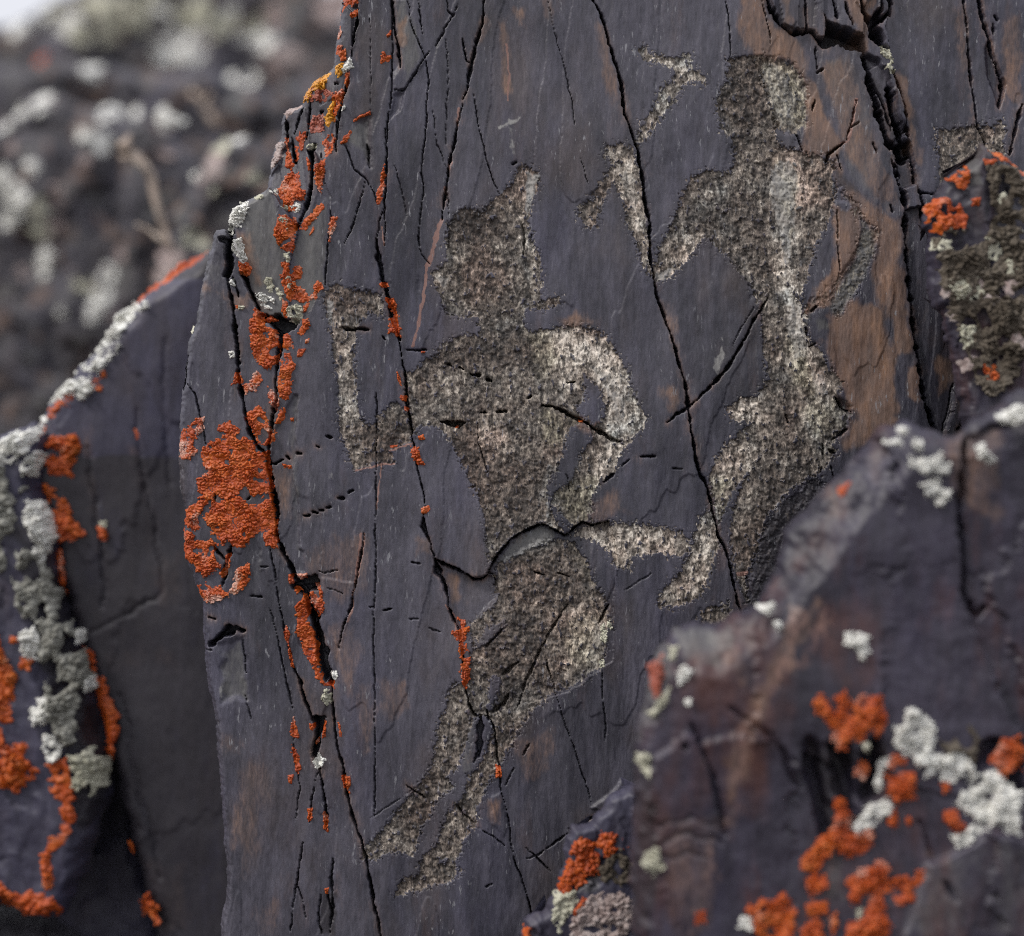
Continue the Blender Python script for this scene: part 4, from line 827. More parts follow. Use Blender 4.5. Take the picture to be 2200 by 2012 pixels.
# front right boulder
def near_extra(r):
    # the ridge running down from the summit: its upper left side falls back and faces the sky
    ridge = P("Z1300,1330 Z1420,1330 Z1540,1250 Z1640,1120 Z1720,1010 Z1790,930 Z1860,900 Z1930,900 Z2050,860 Z2300,700")
    up = inside(np.concatenate([ridge, P("Z2300,500 Z1200,500 Z1200,1330")]), r.WX, r.WY)
    d = line_d(ridge, r.WX, r.WY)
    r.H = np.where(up, r.H - .62 * d, r.H + .0 * d).astype(f4)
    # left vertical edge strip
    v = P("Z1330,1250 Z1300,1380 Z1275,1500 Z1275,1700 Z1290,1900 Z1290,2200")
    lf = inside(np.concatenate([v, P("Z1000,2200 Z1000,1250")]), r.WX, r.WY)
    d = line_d(v, r.WX, r.WY)
    r.H = np.where(lf, r.H - 1.5 * d, r.H).astype(f4)
    # second block on the right, set back behind a joint
    b = P("Z1905,860 Z1890,1000 Z1905,1190 Z1935,1280 Z2000,1420 Z2060,1500 Z2300,1500 Z2300,700")
    s = sdf(b, r.WX, r.WY); r.H = (r.H - 20 * ss(4, -6, s)).astype(f4)
    groove(r, "Z1903,870 Z1890,1000 Z1903,1180", 8, 36)
    # hollow with shadowed clefts below the orange tuft
    groove(r, "I860,760 I880,900 I940,1150 I960,1230", 26, 46, .9)
    groove(r, "I1000,780 I1040,900 I1080,1050 I1080,1180", 30, 60, .9)
    groove(r, "I1200,760 I1210,900 I1180,1040", 26, 60, .9)
    groove(r, "I220,640 I310,880 I370,1060 I390,1240", 8, 18, .9)
    groove(r, "I430,560 I560,640 I700,780 I790,1000", 8, 15, .9)
    groove(r, "I60,1280 I200,1230 I380,1290", 6, 8, .9); groove(r, "I70,1180 I220,1150 I330,1200", 5, 6, .9); groove(r, "I70,1380 I200,1340 I300,1370", 5, 6, .9)
    groove(r, "I1730,0 I1770,60 I1830,20", 10, 30, .9); groove(r, "I1460,1180 I1530,1390", 6, 12, .9); groove(r, "I1590,1500 I1640,1600", 8, 18, .9)
    groove(r, "I1990,1000 I1960,800 I1850,780 I1760,880", 28, 50, .9)
    # lower right block, tilted to the light
    lb = P("I1700,1320 I1820,1230 I2016,1260 I2300,1260 I2300,2600 I1200,2600 I1350,1800 I1480,1500 I1500,1420")
    s = sdf(lb, r.WX, r.WY)
    r.H = (r.H + ss(3, -6, s) * (16 + .10 * (P("I1700,1500")[0, 1] - r.Y).clip(-600, 200) * .6)).astype(f4)
    r.at['ma'][1] = rmask(r, [("I760,0 I900,0 I920,120 I780,250 I720,420 I640,520 I560,660 I540,800 I480,1000 I430,1180 I400,1000 I430,760 I520,560 I640,330", .5), ("I400,280 I520,260 I500,420 I400,430", .45), ("F980,1150 F1060,1100 F1050,1300 F1000,1300", .5), ("I1500,1290 I1540,1370 I1480,1380", .3), ("F1600,850 F1900,830 F1880,1300 F1640,1200", .45), ("I60,1150 I380,1150 I300,1794 I80,1794", .28), ("I980,1330 I1050,1420 I990,1460", .4)], 16, 22, 40, 90)
    r.at['mb'][0] = rmask(r, [("I880,0 I1000,0 I940,140 I820,330 I800,300", .45), ("I440,650 I520,640 I500,1100 I440,1250", .4), ("I60,1180 I380,1150 I330,1794 I70,1794", .22), ("I760,0 I900,20 I780,230 I700,400 I560,620 I520,800 I470,950 I450,800 I560,560 I680,300", .40)], 14, 20, 36, 92)
    r.at['ma'][2] = rmask(r, [("I120,150 I420,130 I480,200 I360,330 I180,300", .6), ("H1700,300 H1860,130 H1880,330 H1830,560 H1700,760 H1740,500", .6), ("I950,1330 I1050,1380 I1050,1600 I960,1600", .5), ("I1480,1420 I1900,1260 I2016,1300 I2016,1794 I1350,1794", .35)], 12, 14, 30, 93)
    r.at['mb'][1] = rmask(r, [("I860,740 I1100,770 I1090,1200 I960,1230", .7), ("I1180,740 I1300,740 I1240,1060 I1130,1160", .7), ("H1670,780 H1780,800 H1810,1500 H1760,1794 H1660,1794", .6)], 14, 10, 30, 94)  # shade of the clefts painted in, and a dark left edge strip
N1 = make_rock("boulder", "reddish slate boulder filling the lower right corner, with orange and white lichen",
    "Z1262,2750 Z1245,1700 Z1252,1560 Z1250,1480 Z1272,1380 Z1298,1290 Z1338,1240 Z1430,1225 Z1500,1190 Z1540,1120 Z1560,1040 Z1640,960 Z1705,893 Z1752,835 Z1800,826 Z1862,858 Z1900,850 Z1925,825 Z2016,768 Z2180,690 Z2180,2750",
    -680, 4.0, M_near, 200, bevel=26, drop=26, big=12, mid=1.7, fac=26, fc=270, jag=4, extra=near_extra, skirt=230)
# far right pointed stone
def spike_extra(r):
    v = P("Z1945,290 Z1930,400 Z1985,560 Z2020,700 Z2050,900"); lf = inside(np.concatenate([v, P("Z1700,900 Z1700,290")]), r.WX, r.WY)
    d = line_d(v, r.WX, r.WY)
    r.H = np.where(lf, r.H - .35 * d, r.H - .55 * d).astype(f4)
    v2 = P("C1720,880 C1800,780 C1815,760 C1780,860 C1730,1000"); r.at['ma'][2] = rmask(r, ["C1690,900 C1800,770 C1830,780 C1770,880 C1800,1000 C1740,1000"], 8, 5, 20, 95)
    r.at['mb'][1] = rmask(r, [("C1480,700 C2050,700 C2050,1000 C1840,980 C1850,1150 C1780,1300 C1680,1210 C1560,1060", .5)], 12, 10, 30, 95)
N2 = make_rock("boulder", "pointed dark stone at the right edge with grey brown crust and an orange spotted tip",
    "C1815,765 C1760,840 C1700,890 C1600,965 C1560,1040 C1508,1100 C1500,1180 C1520,1260 C1525,1360 C1540,1500 C1560,1640 F1600,160 F1640,340 F1680,480 F1700,620 F1720,760 F1760,880 F1900,1100 F2300,1300 F2300,-400 C2120,980 C2016,925 C1960,880 C1900,815 C1845,800",
    -300, 3.5, M_near, 230, bevel=24, drop=30, big=10, mid=6, fac=9, fc=80, jag=4, extra=spike_extra, skirt=200)
# small stone at the foot
def foot_extra(r):
    plane_cut(r, *P("H1300,1240")[0], -2.2, .35)
    groove(r, "H1340,1540 H1470,1440 H1520,1380", 8, 14)
    r.at['ma'][2] = rmask(r, [("H1360,1490 H1480,1440 H1480,1560 H1350,1560", .5)], 8, 6, 20, 96)
N3 = make_rock("stone", "small stone at the foot of the carved face with bright orange and pale green crusts",
    "H900,3950 H960,2500 H1050,1800 H1080,1720 H1180,1650 H1240,1560 H1262,1470 H1290,1380 H1300,1260 H1340,1200 H1440,1180 H1520,1080 H1580,1010 H1660,975 H1760,1010 H1800,1200 H1800,3950",
    -300, 3.5, M_left, 250, bevel=22, drop=30, big=8, mid=5, fac=8, fc=90, jag=3.5, extra=foot_extra, skirt=200)
# left leaning slab
def left_extra(r):
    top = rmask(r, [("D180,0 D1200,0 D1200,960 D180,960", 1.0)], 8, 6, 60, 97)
    r.H = (r.H + 0.12 * (CY - r.Y).clip(-900, 500) * .25).astype(f4)
    for s_, w_, d_ in (("D480,900 D500,1100 D530,1350 D560,1764", 5, 6), ("D740,700 D760,1000 D830,1300 D880,1700 G400,200", 4, 5), ("D900,300 D890,700 D930,1100", 4, 4), ("G640,500 G720,900 G860,1500", 5, 6)):
        groove(r, s_, w_, d_)
    r.at['mb'][1] = np.clip((.95 + .5 * fbm(r.X / 60, r.Y / 260, 88, 3)) * (1 - top), 0, 1).astype(f4)  # lower half darkened in the colour, below a level edge
    r.at['ma'][1] = rmask(r, [("D440,800 D480,800 D500,1060 D520,1250 D560,1500 D530,1500 D470,1060", .45), ("D700,920 D760,920 D820,1250 D880,1600 D850,1700 D760,1250", .26), ("D850,1500 D1000,1450 D960,1764 D850,1764", .32), ("G500,300 G900,230 G960,330 G520,360", .25), ("G760,1400 G1000,1400 G1000,1794 G760,1794", .3)], 18, 18, 50, 98)
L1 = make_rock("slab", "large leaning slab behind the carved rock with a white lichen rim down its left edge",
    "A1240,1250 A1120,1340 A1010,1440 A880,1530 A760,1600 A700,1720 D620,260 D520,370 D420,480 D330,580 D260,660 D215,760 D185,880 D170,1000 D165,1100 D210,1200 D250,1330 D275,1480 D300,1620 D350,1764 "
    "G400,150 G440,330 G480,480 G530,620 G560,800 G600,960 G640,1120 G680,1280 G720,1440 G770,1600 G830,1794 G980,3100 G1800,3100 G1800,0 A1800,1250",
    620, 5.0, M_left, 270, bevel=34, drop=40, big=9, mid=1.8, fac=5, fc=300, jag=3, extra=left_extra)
# outer left slab
def left2_extra(r):
    e = P("D300,800 D170,1150 D230,1500 G120,-40 G180,400 G240,760 G330,1000 G380,1200 G330,1500 G330,1700")
    rt = inside(np.concatenate([e, P("G900,1700 D900,800")]), r.WX, r.WY); d = line_d(e, r.WX, r.WY)
    r.H = np.where(rt, r.H - .8 * d, r.H).astype(f4)
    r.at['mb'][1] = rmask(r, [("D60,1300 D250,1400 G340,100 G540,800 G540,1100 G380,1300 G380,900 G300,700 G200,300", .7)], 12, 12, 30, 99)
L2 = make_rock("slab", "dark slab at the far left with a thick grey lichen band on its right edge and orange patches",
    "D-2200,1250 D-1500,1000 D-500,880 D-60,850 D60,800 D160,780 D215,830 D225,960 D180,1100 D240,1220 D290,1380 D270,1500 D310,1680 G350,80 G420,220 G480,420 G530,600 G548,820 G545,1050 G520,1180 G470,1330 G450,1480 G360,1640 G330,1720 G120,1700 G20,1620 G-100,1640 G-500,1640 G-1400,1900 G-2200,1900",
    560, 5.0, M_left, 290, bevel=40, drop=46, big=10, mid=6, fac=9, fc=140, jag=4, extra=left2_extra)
L4 = make_rock("stone", "stone added deep in the gap between the two left slabs to darken it",
    "D180,1100 D420,1100 G560,300 G700,900 G860,1794 G900,3000 G200,3000 G250,1000", 1000, 6.0, M_left, 333, bevel=40, drop=40, jag=4)  # added to back the gap so that it stays dark
L3 = make_rock("stone", "low dark stone in shadow at the bottom left corner under the far left slab",
    "G-2300,1700 G-1000,1600 G-500,1560 G60,1660 G250,1720 G330,1700 G420,1760 G560,1900 G600,3300 G-2300,3300", 950, 6.0, M_far, 310, bevel=60, drop=60, jag=4)

# hillside rocks out of focus
bgs = [
    ("pale lichen spotted outcrop along the top left, just below the white sky",
     "Z-1100,330 Z-600,250 Z-300,150 Z-60,64 Z10,42 Z60,18 Z105,-12 Z180,-60 Z400,-70 Z600,-50 Z648,-8 Z676,26 Z700,40 Z760,-20 Z1000,-60 Z1300,-90 Z1700,-40 Z2100,60 Z2500,220 Z2500,1400 Z-1100,1400", 6800, 9.0, 40, 40, 320),
    ("broad dark ledge crossing the background under the pale outcrop",
     "Z-1000,300 Z-600,210 Z-300,140 Z0,104 Z120,96 Z240,120 Z400,140 Z520,160 Z600,150 Z680,170 Z900,160 Z1400,120 Z1900,170 Z2300,300 Z2300,1400 Z-1000,1400", 5200, 8.0, 34, 60, 340),
    ("dark rubbly rock with grey lichen blotches behind the twig",
     "Z-900,420 Z-500,330 Z-200,290 Z-20,250 Z60,180 Z150,190 Z240,220 Z330,250 Z400,340 Z420,460 Z400,640 Z400,900 Z440,1250 Z-900,1250", 3900, 7.0, 40, 60, 360),
    ("purplish grey rock leaning behind the orange tipped edge of the carved rock",
     "Z330,420 Z370,350 Z400,290 Z450,265 Z520,270 Z640,240 Z760,300 Z760,700 Z500,760 Z330,700 Z300,560", 2900, 6.0, 26, 50, 380),
]
BG = []
for lb, poly, d0, st_, bg_, bev, sd_ in bgs:
    def bgx(r, sd_=sd_):
        r.at['ma'][1] = (.7 * ss(.25, .6, fbm(r.X / 50, r.Y / 60, sd_ + 40, 3))).astype(f4)
        r.at['mb'][1] = (.55 * ss(.0, .5, fbm(r.X / 90, r.Y / 70, sd_ + 41, 3))).astype(f4)
        r.at['ma'][2] = (.7 * ss(.15, .5, fbm(r.X / 60, r.Y / 50, sd_ + 42, 3))).astype(f4)
    q = P(poly); q[q[:, 1] > 1150, 1] = bottom(d0)
    s_ = ' '.join('X%.1f,%.1f' % tuple(v) for v in q)
    BG.append(make_rock("boulder", lb, s_, d0, st_, M_far, sd_, bevel=bev, drop=bev, big=bg_, mid=16, fac=26, fc=90, jag=5, extra=bgx, skirt=700))

# ground under it all
gm = Mat("stony_ground")
gcol = gm.ramp(gm.noise(3, 8, None, .7), (.3, (.045, .04, .037)), (.5, (.10, .09, .08)), (.7, (.16, .15, .12)))
gm.l(gcol, gm.bsdf.inputs['Base Color']); gm.bsdf.inputs['Roughness'].default_value = .9
gm.l(gm.bump(gm.noise(14, 8, None, .7), .05), gm.bsdf.inputs['Normal'])
gv, gf = [], []
rad = [0, 1, 2, 4, 8, 16, 40, 120, 400, 1500, 4000]; NS = 48
for i, r_ in enumerate(rad):
    for j in range(NS):
        a = 6.28318 * j / NS
        z = -GROUND * S + (0 if r_ < 3 else float(gn(np.array([r_ * math.cos(a) / 9]), np.array([r_ * math.sin(a) / 9]), 400)[0]) * min(r_, 60) * .02)
        gv.append((r_ * math.cos(a), 1 + r_ * math.sin(a), z))
for i in range(len(rad) - 1):
    for j in range(NS):
        gf.append((i * NS + j, (i + 1) * NS + j, (i + 1) * NS + (j + 1) % NS, i * NS + (j + 1) % NS))
me = bpy.data.meshes.new("ground"); me.from_pydata(gv, [], gf); me.materials.append(gm.m)
g = bpy.data.objects.new("ground", me); COL.objects.link(g); g['kind'] = 'structure'

# ------------------------------------------------------------------ dry twigs
def tube(name, pts, mat, parent_origin, forks=()):
    bm_v, bm_f = [], []
    def limb(pts):
        n = 10
        for i, (p, r_) in enumerate(pts):
            d = Vector(pts[min(i + 1, len(pts) - 1)][0]) - Vector(pts[max(i - 1, 0)][0])
            d.normalize(); u = d.cross(Vector((0, 1, 0))).normalized(); v = d.cross(u)
            b = len(bm_v)
            for k in range(n):
                a = 6.28318 * k / n; rr = r_ * (1 + .18 * math.sin(3 * a + i * 1.7))
                bm_v.append(Vector(p) + (u * math.cos(a) + v * math.sin(a)) * rr)
            if i:
                for k in range(n):
                    bm_f.append((b - n + k, b - n + (k + 1) % n, b + (k + 1) % n, b + k))
        bm_f.append(tuple(range(len(bm_v) - n, len(bm_v)))); bm_f.append(tuple(range(b - n * (len(pts) - 1), b - n * (len(pts) - 2)))[::-1])
    limb(pts)
    for f in forks: limb(f)
    me = bpy.data.meshes.new(name); me.from_pydata([v - Vector(parent_origin) for v in bm_v], [], bm_f)
    for p in me.polygons: p.use_smooth = True
    me.materials.append(mat)
    o = bpy.data.objects.new(name, me); o.location = parent_origin; COL.objects.link(o)
    return o
wm = Mat("bleached_wood")
wc = wm.ramp(wm.noise(90, 4, wm.stretch(.2)), (.3, (.26, .20, .16)), (.55, (.42, .34, .28)), (.75, (.6, .53, .45)))
wm.l(wc, wm.bsdf.inputs['Base Color']); wm.bsdf.inputs['Roughness'].default_value = .8
def path(s, d0, r0, r1):
    p = P(s); n = len(p); k = (DIST + d0) / DIST
    return [(world_of(a[0], a[1], d0 + (i % 3) * 18), (r0 + (r1 - r0) * i / (n - 1)) * S * k) for i, a in enumerate(p)]
tw = path("A940,1360 A905,1290 A880,1220 A860,1150 A835,1050 A820,960 A780,900 A730,850 A690,810 A670,780", 2000, 6, 13)
o = tube("dry_twig", tw, wm.m, tw[0][0], [path("A800,930 A770,890 A730,870 A690,860 A650,850", 2000, 7, 4), path("A900,1330 A850,1280 A790,1240 A740,1220", 1980, 6, 4), path("A690,810 A680,770 A700,740", 1990, 11, 7)])
tag(o, "bleached forked twig rising out of the rocks left of the carved stone", "twig")
tw = path("A1180,690 A1150,640 A1110,580 A1070,530 A1040,500", 4300, 9, 6)
o = tube("dry_twig", tw, wm.m, tw[0][0], [path("A1110,580 A1120,540 A1140,510", 4300, 5, 3)])
tag(o, "short brown twig lying on the dark ledge near the orange tipped edge", "twig")

# ------------------------------------------------------------------ lichen
NAMES = {'orange': "orange_lichen", 'red': "red_lichen", 'yellow': "yellow_lichen", 'white': "white_lichen", 'cream': "cream_lichen", 'grey': "grey_lichen", 'brown': "brown_lichen", 'pink': "pink_lichen"}
PAR = {'orange': (8.6, 8.0, .55), 'red': (8, 6, .5), 'yellow': (10, 9, .5), 'white': (6.5, 11, .8), 'cream': (7, 9, .75), 'grey': (9, 11, .8), 'brown': (11, 12, .9), 'pink': (9, 7, .7)}
LN = [0]
def lichen(r, kind, poly, label, group=None, holes=(), c=None, th=None, sink=None, step=None, frost=0.5):
    LN[0] += 1; sd0 = 500 + LN[0] * 13
    c_, th_, rough = PAR[kind]
    q = 1.0 if r is R else r.step / 2.4
    c = c or c_ * q; th = th or th_ * q
    step = step or max(1.35, c / 7.0)
    pts = P(poly); pad = 1.2 * c
    g = Relief(pts[:, 0].min() - pad, pts[:, 0].max() + pad, pts[:, 1].min() - pad, pts[:, 1].max() + pad, step, r.d0)
    if r is N1 and kind == 'orange': th *= 1.5
    ux = g.X + .42 * c * fbm(g.X / (1.3 * c), g.Y / (1.3 * c), sd0 + 1, 2); uy = g.Y + .42 * c * fbm(g.X / (1.3 * c), g.Y / (1.3 * c), sd0 + 2, 2)

    ux = ux + .55 * c * fbm(g.X / (3.4 * c), g.Y / (3.4 * c), sd0 + 10, 2); uy = uy + .55 * c * fbm(g.X / (3.4 * c), g.Y / (3.4 * c), sd0 + 11, 2)
    F1, F2, ID, _, _ = worley(ux / c, uy / (c * .86), sd0)
    G1, G2, _, _, _ = worley(ux / (c * 2.7), uy / (c * 2.3), sd0 + 20); chink = ss(.0, .16, G2 - G1)
    f1, f2, _, _, _ = worley(ux / (c * .38), uy / (c * .5), sd0 + 4)
    s = sdf(pts, g.X, g.Y)
    for h in holes: s = np.maximum(s, -sdf(P(h), g.X, g.Y))
    small = min(1.0, (-s.min()) / (1.2 * c))
    s = s + small * c * (.62 * (F1 * 1.25 - .52) + .55 * fbm(g.X / (2.4 * c), g.Y / (2.4 * c), sd0 + 6, 3, .65)) + .10 * c * (f1 - .4) - .14 * c * small
    if kind in ('grey', 'brown'):
        s = np.maximum(s, 1.3 * c * (fbm(g.X / (3.2 * c), g.Y / (4.2 * c), sd0 + 14, 3) - .36))
    if small > .95: s = np.maximum(s, 1.6 * c * (fbm(g.X / (4.5 * c), g.Y / (4.5 * c), sd0 + 15, 3, .6) - .60))
    s = s.astype(f4)
    edge = np.sqrt(np.clip(-s / (.75 * c), 0, 1))
    lobe = np.clip(1 - (F1 / .8) ** 2, 0, 1); gap = ss(.0, .22, F2 - F1)
    mini = np.clip(1 - (f1 / .75) ** 2, 0, 1)
    swell = np.clip(.70 + .85 * fbm(g.X / (4 * c), g.Y / (4 * c), sd0 + 7, 2), .22, 1.5)
    hh = th * edge * swell * (.12 + .50 * lobe * gap + .34 * gap + .36 * rough * mini)
    hh = hh + th * rough * .7 * (ID - .5) * edge
    hh = hh * (.35 + .65 * chink)
    base = r.sample(g.X, g.Y)
    g.H = (base + hh - np.where(s > 0, .5 * q, 0) - .12 * q - np.clip(s, 0, 3)).astype(f4)
    fr = (frost * (.55 + .9 * fbm(g.X / (5.5 * c), g.Y / (5.5 * c), sd0 + 8, 2)) * (.35 + .65 * mini) + .25 * ss(-1.6 * c, -.2 * c, s) * frost).astype(f4)
    tint = np.clip(.32 * ID + .3 * mini + .38 * (.5 + .9 * fbm(g.X / (7 * c), g.Y / (7 * c), sd0 + 12, 2)), 0, 1).astype(f4)
    g.at = {'la': (np.clip(fr, 0, 1), tint, None)}
    cells = (s[:-1, :-1] + s[1:, :-1] + s[:-1, 1:] + s[1:, 1:]) < 0
    g.snap(cells, s)
    m = pts.mean(0)
    o = g.mesh(NAMES[kind], cells, M_li[kind], world_of(m[0], m[1], r.d0, float(r.sample(m[0:1], m[1:2])[0])), cells, 0)
    if o: tag(o, label, "lichen", group)
    return o

